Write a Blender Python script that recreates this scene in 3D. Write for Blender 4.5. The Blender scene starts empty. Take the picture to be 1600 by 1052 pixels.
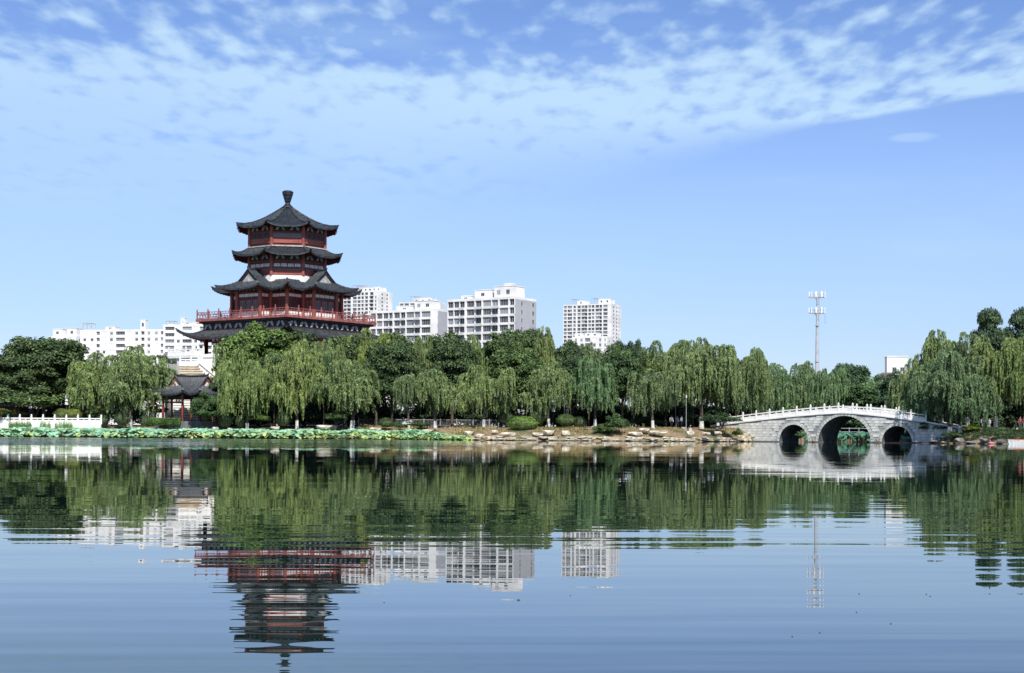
import bpy, math, random
import numpy as np
from mathutils import Vector
R = math.radians
PI = math.pi
rng = random.Random(7)
sc = bpy.context.scene
col = sc.collection

# ------------------------------------------------------------------ camera
F = 2380.0            # focal length in pixels of the 1600 px wide photograph
CX, HY, CH = 800.0, 681.5, 0.55
ROLL = R(0.40)
cd = bpy.data.cameras.new('camera')
cam = bpy.data.objects.new('camera', cd)
col.objects.link(cam)
cam.location = (0, 0, CH)
cam.rotation_mode = 'XYZ'
from mathutils import Matrix
cam.matrix_world = Matrix.Translation((0, 0, CH)) @ Matrix.Rotation(PI/2, 4, 'X') @ Matrix.Rotation(ROLL, 4, 'Z')
cd.sensor_width = 36
cd.lens = F/1600*36
cd.shift_y = (HY-526)/1600
cd.clip_start = 0.1
cd.clip_end = 40000
sc.camera = cam
CR, SR = math.cos(ROLL), math.sin(ROLL)

def at(px, py, D):
    dx, dy = px-CX, HY-py
    return Vector(((dx*CR-dy*SR)*D/F, D, CH+(dx*SR+dy*CR)*D/F))
def zat(px, py, D): return at(px, py, D).z

# ------------------------------------------------------------------ light
SUN_AZ, SUN_EL = R(13), R(48)          # behind the camera, to the right
sl = bpy.data.lights.new('sun', 'SUN')
so = bpy.data.objects.new('sun', sl)
col.objects.link(so)
sdir = Vector((math.sin(SUN_AZ)*math.cos(SUN_EL), -math.cos(SUN_AZ)*math.cos(SUN_EL), math.sin(SUN_EL)))
so.rotation_euler = sdir.to_track_quat('Z', 'Y').to_euler()
sl.energy = 4.6
sl.angle = R(0.5)
sl.color = (1.0, 0.955, 0.88)
sc.view_settings.view_transform = 'Standard'
sc.view_settings.look = 'None'
sc.view_settings.exposure = 0.4
sc.view_settings.gamma = 1
sc.view_settings.use_curve_mapping = False
sc.render.engine = 'CYCLES'
sc.cycles.use_denoising = True
sc.cycles.max_bounces = 6
sc.cycles.diffuse_bounces = 3
sc.cycles.glossy_bounces = 3
sc.cycles.transmission_bounces = 3
sc.cycles.sample_clamp_indirect = 6

# --- node helpers
def nd(nt, t, **kw):
    n = nt.nodes.new(t)
    for k, v in kw.items():
        if k == 'i':
            for a, b in v.items(): n.inputs[a].default_value = b
        else: setattr(n, k, v)
    return n
def mth(nt, op, a, b=None, c=None, clamp=False):
    n = nt.nodes.new('ShaderNodeMath'); n.operation = op; n.use_clamp = clamp
    for k, v in enumerate((a, b, c)):
        if v is None: continue
        if isinstance(v, (int, float)): n.inputs[k].default_value = v
        else: nt.links.new(v, n.inputs[k])
    return n.outputs[0]
def sstep(nt, x, lo, hi):
    n = nt.nodes.new('ShaderNodeMapRange'); n.interpolation_type = 'SMOOTHSTEP'
    nt.links.new(x, n.inputs['Value'])
    for k, v in (('From Min', lo), ('From Max', hi)):
        if isinstance(v, (int, float)): n.inputs[k].default_value = v
        else: nt.links.new(v, n.inputs[k])
    return n.outputs['Result']
def mixc(nt, f, a, b, mode='MIX'):
    n = nt.nodes.new('ShaderNodeMix'); n.data_type = 'RGBA'; n.blend_type = mode
    for k, v in ((0, f), (6, a), (7, b)):
        if isinstance(v, (int, float)): n.inputs[k].default_value = v
        elif isinstance(v, tuple): n.inputs[k].default_value = (*v[:3], 1)
        else: nt.links.new(v, n.inputs[k])
    return n.outputs[2]
def comb(nt, x, y, z):
    n = nt.nodes.new('ShaderNodeCombineXYZ')
    for k, v in enumerate((x, y, z)):
        if isinstance(v, (int, float)): n.inputs[k].default_value = v
        else: nt.links.new(v, n.inputs[k])
    return n.outputs[0]
def noise(nt, vec, scale, detail=3, rough=0.5, dist=0.0):
    n = nd(nt, 'ShaderNodeTexNoise')
    n.inputs['Scale'].default_value = scale; n.inputs['Detail'].default_value = detail
    n.inputs['Roughness'].default_value = rough; n.inputs['Distortion'].default_value = dist
    nt.links.new(vec, n.inputs['Vector'])
    return n

# ------------------------------------------------------------------ world: Nishita sky with a procedural layer of thin cloud
w = bpy.data.worlds.new('World'); sc.world = w; w.use_nodes = True
nt = w.node_tree; nt.nodes.clear()
sky = nd(nt, 'ShaderNodeTexSky', sky_type='NISHITA', sun_disc=False)
sky.sun_elevation = SUN_EL
sky.sun_rotation = PI-SUN_AZ
sky.altitude = 0; sky.air_density = 1.0; sky.dust_density = 0.2; sky.ozone_density = 2.0
geo = nd(nt, 'ShaderNodeTexCoord')
sep = nd(nt, 'ShaderNodeSeparateXYZ'); nt.links.new(geo.outputs['Generated'], sep.inputs[0])
X, Y, Z = sep.outputs
horl = mth(nt, 'SQRT', mth(nt, 'ADD', mth(nt, 'MULTIPLY', X, X), mth(nt, 'MULTIPLY', Y, Y)))
t = mth(nt, 'DIVIDE', Z, mth(nt, 'MAXIMUM', horl, 0.001))            # tan of the elevation
az = mth(nt, 'DIVIDE', X, mth(nt, 'MAXIMUM', horl, 0.001))
zz = mth(nt, 'ADD', mth(nt, 'MAXIMUM', Z, 0.0), 0.03)
pv = comb(nt, mth(nt, 'DIVIDE', X, zz), mth(nt, 'DIVIDE', Y, zz), 0.0)
# the whitish bank: lower edge climbs to the right
wob = noise(nt, comb(nt, mth(nt, 'MULTIPLY', az, 1.0), 0.0, 0.0), 5.0, 3)
edge = mth(nt, 'ADD', mth(nt, 'ADD', 0.182, mth(nt, 'MULTIPLY', mth(nt, 'MAXIMUM', az, -0.1), 0.105)),
           mth(nt, 'MULTIPLY', mth(nt, 'SUBTRACT', wob.outputs[0], 0.5), 0.02))
soft = mth(nt, 'MAXIMUM', mth(nt, 'SUBTRACT', 0.042, mth(nt, 'MULTIPLY', az, 0.20)), 0.0025)
bank = sstep(nt, t, mth(nt, 'SUBTRACT', edge, soft), mth(nt, 'ADD', edge, soft))
n0 = noise(nt, pv, 1.1, 4, 0.55)
topf = sstep(nt, t, 0.262, 0.215)                                      # 1 low in the bank, 0 above it
lean = mth(nt, 'MULTIPLY', sstep(nt, az, 0.12, -0.25), 0.035)
n1 = noise(nt, comb(nt, mth(nt, 'DIVIDE', X, mth(nt, 'MULTIPLY', zz, 0.45)), mth(nt, 'DIVIDE', Y, zz), 0.0), 6.0, 3, 0.45, 0.0)
n2 = noise(nt, pv, 1.6, 2, 0.5)
cell = mth(nt, 'ADD', n1.outputs[0], mth(nt, 'MULTIPLY', mth(nt, 'SUBTRACT', n2.outputs[0], 0.5), 0.55))
puff = sstep(nt, mth(nt, 'ADD', mth(nt, 'ADD', cell, lean), mth(nt, 'MULTIPLY', topf, 0.30)), 0.43, 0.84)
dens = mth(nt, 'MULTIPLY', bank, puff)
n3 = noise(nt, comb(nt, mth(nt, 'MULTIPLY', az, 5.0), mth(nt, 'MULTIPLY', t, 26.0), 0.0), 1.0, 4, 0.5)
veil = mth(nt, 'MULTIPLY', sstep(nt, n3.outputs[0], 0.48, 0.8), 0.25)
wis_n = noise(nt, comb(nt, mth(nt, 'MULTIPLY', az, 30.0), mth(nt, 'MULTIPLY', t, 160.0), 0.0), 1.0, 3, 0.5)
wa = mth(nt, 'ABSOLUTE', mth(nt, 'DIVIDE', mth(nt, 'SUBTRACT', az, 0.2535), 0.017))
wt = mth(nt, 'ABSOLUTE', mth(nt, 'DIVIDE', mth(nt, 'SUBTRACT', t, 0.1915), 0.0035))
wisp = mth(nt, 'MULTIPLY', sstep(nt, mth(nt, 'ADD', mth(nt, 'ADD', mth(nt, 'MULTIPLY', wa, wa), mth(nt, 'MULTIPLY', wt, wt)), mth(nt, 'SUBTRACT', 0.5, wis_n.outputs[0])), 1.2, 0.2), sstep(nt, Y, 0.0, 0.5))
dall = mth(nt, 'MAXIMUM', mth(nt, 'MAXIMUM', mth(nt, 'MULTIPLY', dens, 0.88), veil), mth(nt, 'MULTIPLY', wisp, 0.35))
tint = mixc(nt, 1.0, sky.outputs[0], (1.01, 1.05, 1.33), 'MULTIPLY')
deep = mixc(nt, sstep(nt, t, 0.15, 0.32), mixc(nt, sstep(nt, t, 0.03, 0.17), (0.84, 0.90, 0.97), (1.12, 1.12, 1.14)), (0.92, 1.02, 1.08))
tint2 = mixc(nt, 1.0, tint, deep, 'MULTIPLY')
cloudc = (5.7, 8.0, 10.2)
skyc = mixc(nt, dall, tint2, cloudc)
bg = nd(nt, 'ShaderNodeBackground'); bg.inputs['Strength'].default_value = 0.075
wo = nd(nt, 'ShaderNodeOutputWorld')
nt.links.new(skyc, bg.inputs[0]); nt.links.new(bg.outputs[0], wo.inputs[0])

# ------------------------------------------------------------------ materials
def mat(name, base, rough=0.7, var=0.15, vscale=1.0, spec=0.4, metal=0.0, bump=0.0, bscale=8.0, c2=None, info=False, trans=0.0, island=0.0):
    m = bpy.data.materials.new(name); m.use_nodes = True
    nt = m.node_tree; b = nt.nodes['Principled BSDF']
    b.inputs['Roughness'].default_value = rough
    b.inputs['Specular IOR Level'].default_value = spec
    b.inputs['Metallic'].default_value = metal
    tc = nd(nt, 'ShaderNodeTexCoord')
    n = noise(nt, tc.outputs['Object'], vscale, 4, 0.6)
    c2 = c2 or tuple(max(0, c*(1-2*var)) for c in base)
    c1 = tuple(min(1, c*(1+var)) for c in base)
    out = mixc(nt, sstep(nt, n.outputs[0], 0.3, 0.7), c1, c2)
    if island:
        g = nd(nt, 'ShaderNodeNewGeometry')
        v = mth(nt, 'ADD', 1-island, mth(nt, 'MULTIPLY', g.outputs['Random Per Island'], 2*island))
        out = mixc(nt, 1.0, out, comb(nt, v, v, v), 'MULTIPLY')
    if info:
        oi = nd(nt, 'ShaderNodeObjectInfo')
        out = mixc(nt, 1.0, out, oi.outputs['Color'], 'MULTIPLY')
    nt.links.new(out, b.inputs['Base Color'])
    if bump:
        n2 = noise(nt, tc.outputs['Object'], bscale, 5, 0.6)
        bp = nd(nt, 'ShaderNodeBump'); bp.inputs['Strength'].default_value = bump; bp.inputs['Distance'].default_value = 0.1
        nt.links.new(n2.outputs[0], bp.inputs['Height']); nt.links.new(bp.outputs[0], b.inputs['Normal'])
    if trans:
        tr = nd(nt, 'ShaderNodeBsdfTranslucent'); nt.links.new(out, tr.inputs[0])
        ms = nd(nt, 'ShaderNodeMixShader'); ms.inputs[0].default_value = trans
        o = nt.nodes['Material Output']
        nt.links.new(b.outputs[0], ms.inputs[1]); nt.links.new(tr.outputs[0], ms.inputs[2]); nt.links.new(ms.outputs[0], o.inputs[0])
    return m
M = {}
M['red'] = mat('red_lacquer', (0.23, 0.045, 0.035), 0.5, 0.2, 0.8)
M['redwall'] = mat('red_board', (0.19, 0.042, 0.034), 0.6, 0.2, 1.2)
M['redbright'] = mat('orange_red_paint', (0.31, 0.082, 0.058), 0.55, 0.15, 1.0)
M['rail'] = mat('faded_red_rail', (0.31, 0.105, 0.09), 0.6, 0.2, 1.5)
M['darkwood'] = mat('dark_wood', (0.045, 0.022, 0.022), 0.6, 0.25, 1.5)
M['tile'] = mat('grey_roof_tile', (0.015, 0.019, 0.024), 0.55, 0.35, 0.7, spec=0.5, bump=0.3, bscale=4)
M['rib'] = mat('roof_tile_ridge', (0.040, 0.048, 0.056), 0.45, 0.35, 2.0, spec=0.5)
M['cream'] = mat('cream_panel', (0.82, 0.81, 0.78), 0.6, 0.06, 1.0)
M['bracket'] = mat('grey_white_bracket', (0.42, 0.43, 0.42), 0.7, 0.2, 2.0)
M['marble'] = mat('white_marble', (0.80, 0.79, 0.75), 0.6, 0.07, 0.6, bump=0.2, bscale=3)
M['plaster'] = mat('white_render', (0.74, 0.74, 0.73), 0.8, 0.10, 0.10)
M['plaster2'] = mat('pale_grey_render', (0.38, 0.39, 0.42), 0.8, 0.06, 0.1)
M['yellowr'] = mat('pale_yellow_render', (0.66, 0.62, 0.40), 0.8, 0.06, 0.1)
M['tan'] = mat('tan_step_stone', (0.48, 0.36, 0.21), 0.8, 0.2, 1.5)
M['glass'] = mat('window_glass', (0.045, 0.05, 0.062), 0.25, 0.5, 0.25, spec=0.45)
_nt = M['glass'].node_tree; _b = _nt.nodes['Principled BSDF']; _l = _b.inputs['Base Color'].links[0].from_socket
_oi = nd(_nt, 'ShaderNodeObjectInfo'); _nt.links.new(mixc(_nt, sstep(_nt, _oi.outputs['Random'], 0.45, 1.0), _l, (0.26, 0.28, 0.31)), _b.inputs['Base Color'])
M['lattice'] = mat('lattice_pane', (0.14, 0.115, 0.12), 0.3, 0.3, 1.0, spec=0.5)
M['frame'] = mat('window_frame', (0.55, 0.56, 0.57), 0.6, 0.05, 1.0)
M['mullion'] = mat('lattice_bar', (0.30, 0.20, 0.19), 0.6, 0.1, 1.0)
M['block'] = mat('grey_stone_block', (0.62, 0.63, 0.61), 0.85, 0.16, 1.3, bump=0.5, bscale=6, info=True)
M['dark_stone_shade'] = mat('dark_stone_and_arch_shade', (0.13, 0.14, 0.14), 0.9, 0.25, 1.0, bump=0.5, bscale=5)  # dark stone; on the arch lining its colour stands in for shade
M['facing'] = mat('bridge_joint', (0.36, 0.37, 0.365), 0.9, 0.2, 1.0, bump=0.4, bscale=5)
M['voussoir'] = mat('pale_arch_stone', (0.52, 0.52, 0.48), 0.85, 0.15, 1.5, bump=0.3, bscale=5)
M['rock'] = mat('pale_shore_rock', (0.50, 0.45, 0.36), 0.9, 0.25, 1.1, bump=0.7, bscale=3, info=True)
def wet(m):
    nt = m.node_tree; b = nt.nodes['Principled BSDF']; l = b.inputs['Base Color'].links[0].from_socket
    g = nd(nt, 'ShaderNodeNewGeometry'); s = nd(nt, 'ShaderNodeSeparateXYZ'); nt.links.new(g.outputs['Position'], s.inputs[0])
    n = noise(nt, g.outputs['Position'], 2.0, 3)
    f = sstep(nt, mth(nt, 'ADD', s.outputs[2], mth(nt, 'MULTIPLY', mth(nt, 'SUBTRACT', n.outputs[0], 0.5), 0.25)), 0.20, 0.05)
    nt.links.new(mixc(nt, mth(nt, 'MULTIPLY', f, 0.85), l, (0.045, 0.048, 0.03)), b.inputs['Base Color'])
wet(M['rock']); wet(M['block']); wet(M['voussoir'])
M['bark'] = mat('bark' , (0.10, 0.08, 0.06), 0.9, 0.3, 2.0, bump=0.6, bscale=10)
M['lime'] = mat('whitewashed_bark', (0.62, 0.62, 0.58), 0.9, 0.15, 3.0, bump=0.4, bscale=10)
M['willow'] = mat('willow_leaf', (0.225, 0.300, 0.128), 0.5, 0.16, 0.9, c2=(0.080, 0.130, 0.060), info=True, trans=0.25, island=0.45, spec=0.25)
M['leaf'] = mat('broad_leaf', (0.105, 0.155, 0.055), 0.62, 0.16, 0.9, c2=(0.036, 0.062, 0.026), info=True, trans=0.18, island=0.5, spec=0.3)
M['lotus'] = mat('lotus_leaf', (0.23, 0.47, 0.32), 0.5, 0.1, 0.25, c2=(0.31, 0.50, 0.27), info=True, trans=0.2, island=0.4, spec=0.4)
M['lotusy'] = mat('yellowing_lotus_leaf', (0.40, 0.47, 0.16), 0.6, 0.1, 0.5, c2=(0.26, 0.40, 0.16), trans=0.2, island=0.4, spec=0.4)
M['stalk'] = mat('stalk', (0.12, 0.15, 0.06), 0.8, 0.2, 2)
M['pole'] = mat('painted_pole', (0.28, 0.30, 0.31), 0.5, 0.1, 1.0)
M['steel'] = mat('galvanised_steel', (0.50, 0.52, 0.54), 0.45, 0.1, 0.5, metal=0.3)
M['white'] = mat('white_paint', (0.82, 0.82, 0.80), 0.45, 0.04, 1.0)
M['dark'] = mat('dark_metal', (0.04, 0.04, 0.045), 0.5, 0.1, 1.0)
M['orange'] = mat('orange_paint', (0.75, 0.16, 0.05), 0.4, 0.06, 1.0)
M['blue'] = mat('blue_paint', (0.04, 0.12, 0.40), 0.4, 0.06, 1.0)
M['pink'] = mat('pink_paint', (0.62, 0.24, 0.30), 0.5, 0.1, 1.0)
M['skin'] = mat('skin', (0.50, 0.30, 0.21), 0.6, 0.05, 3.0)
M['hair'] = mat('black_hair', (0.02, 0.017, 0.015), 0.5, 0.1, 3.0)
M['cloth'] = mat('cloth', (1, 1, 1), 0.85, 0.08, 3.0, info=True)

def ground_mat():
    m = bpy.data.materials.new('bank_soil'); m.use_nodes = True; nt = m.node_tree; b = nt.nodes['Principled BSDF']
    g = nd(nt, 'ShaderNodeNewGeometry')
    n = noise(nt, g.outputs['Position'], 0.35, 6, 0.65)
    n2 = noise(nt, g.outputs['Position'], 2.2, 5, 0.7)
    a = mixc(nt, sstep(nt, n2.outputs[0], 0.35, 0.65), (0.29, 0.205, 0.125), (0.19, 0.135, 0.085))
    c = mixc(nt, sstep(nt, n.outputs[0], 0.47, 0.60), a, (0.075, 0.10, 0.032))
    nt.links.new(c, b.inputs['Base Color']); b.inputs['Roughness'].default_value = 0.95
    bp = nd(nt, 'ShaderNodeBump'); bp.inputs['Strength'].default_value = 0.8; bp.inputs['Distance'].default_value = 0.15
    nt.links.new(n2.outputs[0], bp.inputs['Height']); nt.links.new(bp.outputs[0], b.inputs['Normal'])
    return m
M['soil'] = ground_mat()

def water_mat():
    m = bpy.data.materials.new('lake_water'); m.use_nodes = True; nt = m.node_tree; b = nt.nodes['Principled BSDF']
    b.inputs['Base Color'].default_value = (0.005, 0.018, 0.015, 1)
    b.inputs['Roughness'].default_value = 0.0
    b.inputs['IOR'].default_value = 1.333
    b.inputs['Specular IOR Level'].default_value = 0.5
    g = nd(nt, 'ShaderNodeNewGeometry')
    s = nd(nt, 'ShaderNodeSeparateXYZ'); nt.links.new(g.outputs['Position'], s.inputs[0])
    x, y, _ = s.outputs
    def layer(kx, ky, amp, detail=2, ph=0.0, tilt=0.0, rough=0.5):
        yy = mth(nt, 'ADD', y, mth(nt, 'MULTIPLY', x, tilt))
        v = comb(nt, mth(nt, 'MULTIPLY', x, kx), mth(nt, 'MULTIPLY', yy, ky), ph)
        n = noise(nt, v, 1.0, detail, rough)
        sp = nd(nt, 'ShaderNodeSeparateXYZ'); nt.links.new(n.outputs['Color'], sp.inputs[0])
        return (mth(nt, 'MULTIPLY', mth(nt, 'SUBTRACT', sp.outputs[0], 0.5), amp), mth(nt, 'MULTIPLY', mth(nt, 'SUBTRACT', sp.outputs[1], 0.5), amp))
    a = layer(0.50, 6.4, 0.050, 2, 0.0, -0.06)       # long crested ripples, a hand or two apart
    c = layer(0.10, 1.25, 0.030, 1, 3.0, -0.13)      # slower swell
    d = layer(2.2, 18.0, 0.010, 1, 7.0, 0.0)         # fine ripples
    amod = noise(nt, comb(nt, mth(nt, 'MULTIPLY', x, 0.10), mth(nt, 'MULTIPLY', y, 0.22), 9.0), 1.0, 2)
    am = mth(nt, 'ADD', 0.35, mth(nt, 'MULTIPLY', sstep(nt, amod.outputs[0], 0.35, 0.65), 0.9))
    # a breeze-ruffled strip off the lotus bed
    e = layer(2.0, 1.5, 0.55, 2, 11.0)
    pn = noise(nt, comb(nt, mth(nt, 'MULTIPLY', x, 0.03), mth(nt, 'MULTIPLY', y, 0.12), 2.0), 1.0, 3)
    strip = mth(nt, 'MULTIPLY', sstep(nt, y, 58.0, 80.0), sstep(nt, y, 188.0, 176.0))
    strip = mth(nt, 'MULTIPLY', strip, sstep(nt, mth(nt, 'ADD', x, mth(nt, 'MULTIPLY', y, 0.06)), 6.0, -10.0))
    strip = mth(nt, 'MULTIPLY', strip, sstep(nt, pn.outputs[0], 0.25, 0.60))
    sy = mth(nt, 'ADD', mth(nt, 'ADD', mth(nt, 'MULTIPLY', a[1], am), mth(nt, 'MULTIPLY', c[1], sstep(nt, y, 20.0, 3.0))), mth(nt, 'MULTIPLY', d[1], am))
    sx = mth(nt, 'ADD', mth(nt, 'MULTIPLY', a[0], 0.10), mth(nt, 'MULTIPLY', d[0], 0.2))
    # far away the wavelets average out over a pixel
    far = mth(nt, 'ADD', 0.32, mth(nt, 'MULTIPLY', sstep(nt, y, 14.0, 4.0), 0.68))
    sy = mth(nt, 'ADD', mth(nt, 'MULTIPLY', sy, far), mth(nt, 'MULTIPLY', mth(nt, 'ABSOLUTE', e[1]), mth(nt, 'MULTIPLY', strip, -1.0)))
    sx = mth(nt, 'ADD', mth(nt, 'MULTIPLY', sx, far), mth(nt, 'MULTIPLY', mth(nt, 'MULTIPLY', e[0], strip), 0.5))
    nrm = nd(nt, 'ShaderNodeVectorMath', operation='NORMALIZE')
    nt.links.new(comb(nt, sx, sy, 1.0), nrm.inputs[0])
    nt.links.new(nrm.outputs[0], b.inputs['Normal'])
    return m
M['water'] = water_mat()

# ------------------------------------------------------------------ object helpers
def prop(o, label=None, cat=None, group=None, kind=None):
    if label: o['label'] = label
    if cat: o['category'] = cat
    if group: o['group'] = group
    if kind: o['kind'] = kind
    return o
def empty(name, label, cat, loc, rz=0.0, group=None):
    o = bpy.data.objects.new(name, None); col.objects.link(o)
    o.location = loc; o.rotation_euler = (0, 0, rz); o.empty_display_size = 0.3
    return prop(o, label, cat, group)
def place(name, mesh, parent=None, loc=(0, 0, 0), rz=0.0, scale=None, color=None):
    o = bpy.data.objects.new(name, mesh); col.objects.link(o)
    o.parent = parent; o.location = loc; o.rotation_euler = (0, 0, rz)
    if scale: o.scale = scale
    if color: o.color = (*color, 1)
    return o
class MB:
    def __init__(s): s.v = []; s.f = []
    def add(s, vs, fs):
        k = len(s.v); s.v += [tuple(p) for p in vs]; s.f += [tuple(i+k for i in f) for f in fs]; return s
    def box(s, c, d, rz=0.0):
        cx, cy, cz = c; a, b, h = d[0]/2, d[1]/2, d[2]/2
        ca, sa = math.cos(rz), math.sin(rz)
        vs = []
        for z in (-h, h):
            for x, y in ((-a, -b), (a, -b), (a, b), (-a, b)):
                vs.append((cx+x*ca-y*sa, cy+x*sa+y*ca, cz+z))
        return s.add(vs, [(3, 2, 1, 0), (4, 5, 6, 7), (0, 1, 5, 4), (1, 2, 6, 5), (2, 3, 7, 6), (3, 0, 4, 7)])
    def b2(s, x0, x1, y0, y1, z0, z1): return s.box(((x0+x1)/2, (y0+y1)/2, (z0+z1)/2), (x1-x0, y1-y0, z1-z0))
    def tube(s, pts, r, n=6, cap=True):
        pts = [Vector(p) for p in pts]; rs = r if isinstance(r, (list, tuple)) else [r]*len(pts)
        vs = []; fs = []
        for i, p in enumerate(pts):
            d = (pts[min(i+1, len(pts)-1)]-pts[max(i-1, 0)]).normalized()
            up = Vector((0, 0, 1)) if abs(d.z) < 0.95 else Vector((1, 0, 0))
            a = d.cross(up).normalized(); b = a.cross(d)
            for k in range(n):
                th = 2*PI*k/n; vs.append(p+a*(rs[i]*math.cos(th))+b*(rs[i]*math.sin(th)))
        for i in range(len(pts)-1):
            for k in range(n):
                k2 = (k+1) % n; fs.append((i*n+k, i*n+k2, (i+1)*n+k2, (i+1)*n+k))
        if cap:
            fs.append(tuple(range(n))[::-1]); fs.append(tuple(range((len(pts)-1)*n, len(pts)*n)))
        return s.add(vs, fs)
    def lathe(s, prof, n=12, c=(0, 0, 0)):
        vs = []; fs = []
        for (r, z) in prof:
            for k in range(n):
                th = 2*PI*k/n; vs.append((c[0]+r*math.cos(th), c[1]+r*math.sin(th), c[2]+z))
        for i in range(len(prof)-1):
            for k in range(n):
                k2 = (k+1) % n; fs.append((i*n+k, i*n+k2, (i+1)*n+k2, (i+1)*n+k))
        fs.append(tuple(range(n))[::-1]); fs.append(tuple(range((len(prof)-1)*n, len(prof)*n)))
        return s.add(vs, fs)
    def prism(s, poly, z0, z1):
        n = len(poly)
        vs = [(x, y, z0) for x, y in poly]+[(x, y, z1) for x, y in poly]
        fs = [tuple(range(n))[::-1], tuple(range(n, 2*n))]+[(i, (i+1) % n, n+(i+1) % n, n+i) for i in range(n)]
        return s.add(vs, fs)
    def grid(s, fn, us, vs_):
        P = [fn(u, v) for v in vs_ for u in us]; n = len(us)
        return s.add(P, [(j*n+i, j*n+i+1, (j+1)*n+i+1, (j+1)*n+i) for j in range(len(vs_)-1) for i in range(n-1)])
    def on(s, fr, u0, u1, d0, d1, z0, z1):
        (ox, oy), (tx, ty) = fr; nx, ny = ty, -tx
        vs = [(ox+tx*u+nx*d, oy+ty*u+ny*d, z) for z in (z0, z1) for u, d in ((u0, d1), (u1, d1), (u1, d0), (u0, d0))]
        return s.add(vs, [(3, 2, 1, 0), (4, 5, 6, 7), (0, 1, 5, 4), (1, 2, 6, 5), (2, 3, 7, 6), (3, 0, 4, 7)])
    def mesh(s, name, m, smooth=False):
        me = bpy.data.meshes.new(name); me.from_pydata(s.v, [], s.f); me.materials.append(m)
        if smooth: me.polygons.foreach_set('use_smooth', [True]*len(me.polygons))
        me.update(); return me
    def build(s, name, m, parent=None, kind=None, label=None, smooth=False):
        o = place(name, s.mesh(name, m, smooth), parent)
        if kind: o['kind'] = kind
        if label: o['label'] = label
        return o
def fr(ang, R_):           # frame of a wall whose outward normal points at angle ang, at distance R_
    n = (math.cos(ang), math.sin(ang)); return ((n[0]*R_, n[1]*R_), (-n[1], n[0]))
def onf(f, u, d, z):
    (ox, oy), (tx, ty) = f; return (ox+tx*u+ty*d, oy+ty*u-tx*d, z)
def frot(f): return math.atan2(f[1][1], f[1][0])

# ------------------------------------------------------------------ setting: water and land
wm = MB(); wm.add([(-9000, -60, 0), (9000, -60, 0), (9000, 400, 0), (-9000, 400, 0)], [(0, 1, 2, 3)])
prop(wm.build('lake_water', M['water']), kind='structure')
bed = MB(); bed.add([(-9000, -60, -1.6), (9000, -60, -1.6), (9000, 400, -1.6), (-9000, 400, -1.6)], [(0, 1, 2, 3)])
prop(bed.build('lake_bed', M['soil']), kind='structure')

SHORE = [(-3000, 200), (-200, 199), (150, 198), (480, 198), (560, 193.5), (640, 191.5), (700, 190), (800, 189.5), (900, 190), (1000, 191), (1080, 193), (1150, 200), (1185, 207),
         (1196, 250), (1290, 256), (1400, 252), (1446, 250), (1452, 195), (1475, 190), (1520, 184), (1600, 178), (1750, 172), (3500, 160)]
def shore(px):
    for (a, A), (b, B) in zip(SHORE, SHORE[1:]):
        if px <= b: return A+(B-A)*max(0, px-a)/(b-a)
    return SHORE[-1][1]
def hnoise(x, y): return math.sin(x*0.9+1.3*math.sin(y*0.7))*0.5+math.sin(x*2.3+y*1.1)*0.3+math.sin(y*2.9-x*1.7)*0.2
def gz(px, D):
    off = D-shore(px)
    pts = [(-3, -1.2), (0, -0.08), (0.8, 0.38), (2.2, 0.85), (5, 1.45), (9, 1.7), (14, 1.75), (1e5, 1.75)]
    if off <= -3: return -1.2
    for (a, A), (b, B) in zip(pts, pts[1:]):
        if off <= b: return A+(B-A)*(off-a)/(b-a)
offs = [-3, -1.5, 0, 0.4, 0.8, 1.5, 2.2, 3.4, 5, 7, 9, 14, 25, 45, 80, 150, 400, 1200, 4000, 16000]
pxs = [-3000, -1500, -700, -300]+list(range(-150, 1190, 9))+[1190, 1193, 1196, 1200]+list(range(1210, 1446, 12))+[1447, 1449, 1452]+list(range(1460, 1750, 10))+[1800, 2000, 2600, 3500]
def gpt(i, j):
    px, off = pxs[i], offs[j]; D = shore(px)+off
    x = (px-800)*min(D, shore(px)+14)/F if off < 100 else (px-800)*(D)/F
    z = gz(px, D)
    if 0 < off < 9: z += 0.16*hnoise(x, D)
    return (x, D, z)
gm = MB()
gm.add([gpt(i, j) for j in range(len(offs)) for i in range(len(pxs))],
       [(j*len(pxs)+i, j*len(pxs)+i+1, (j+1)*len(pxs)+i+1, (j+1)*len(pxs)+i) for j in range(len(offs)-1) for i in range(len(pxs)-1)])
prop(gm.build('ground', M['soil'], smooth=True), kind='structure')

def base_at(px, D):
    p = at(px, 681, D); return Vector((p.x, D, gz(px, D)-0.03))

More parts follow.
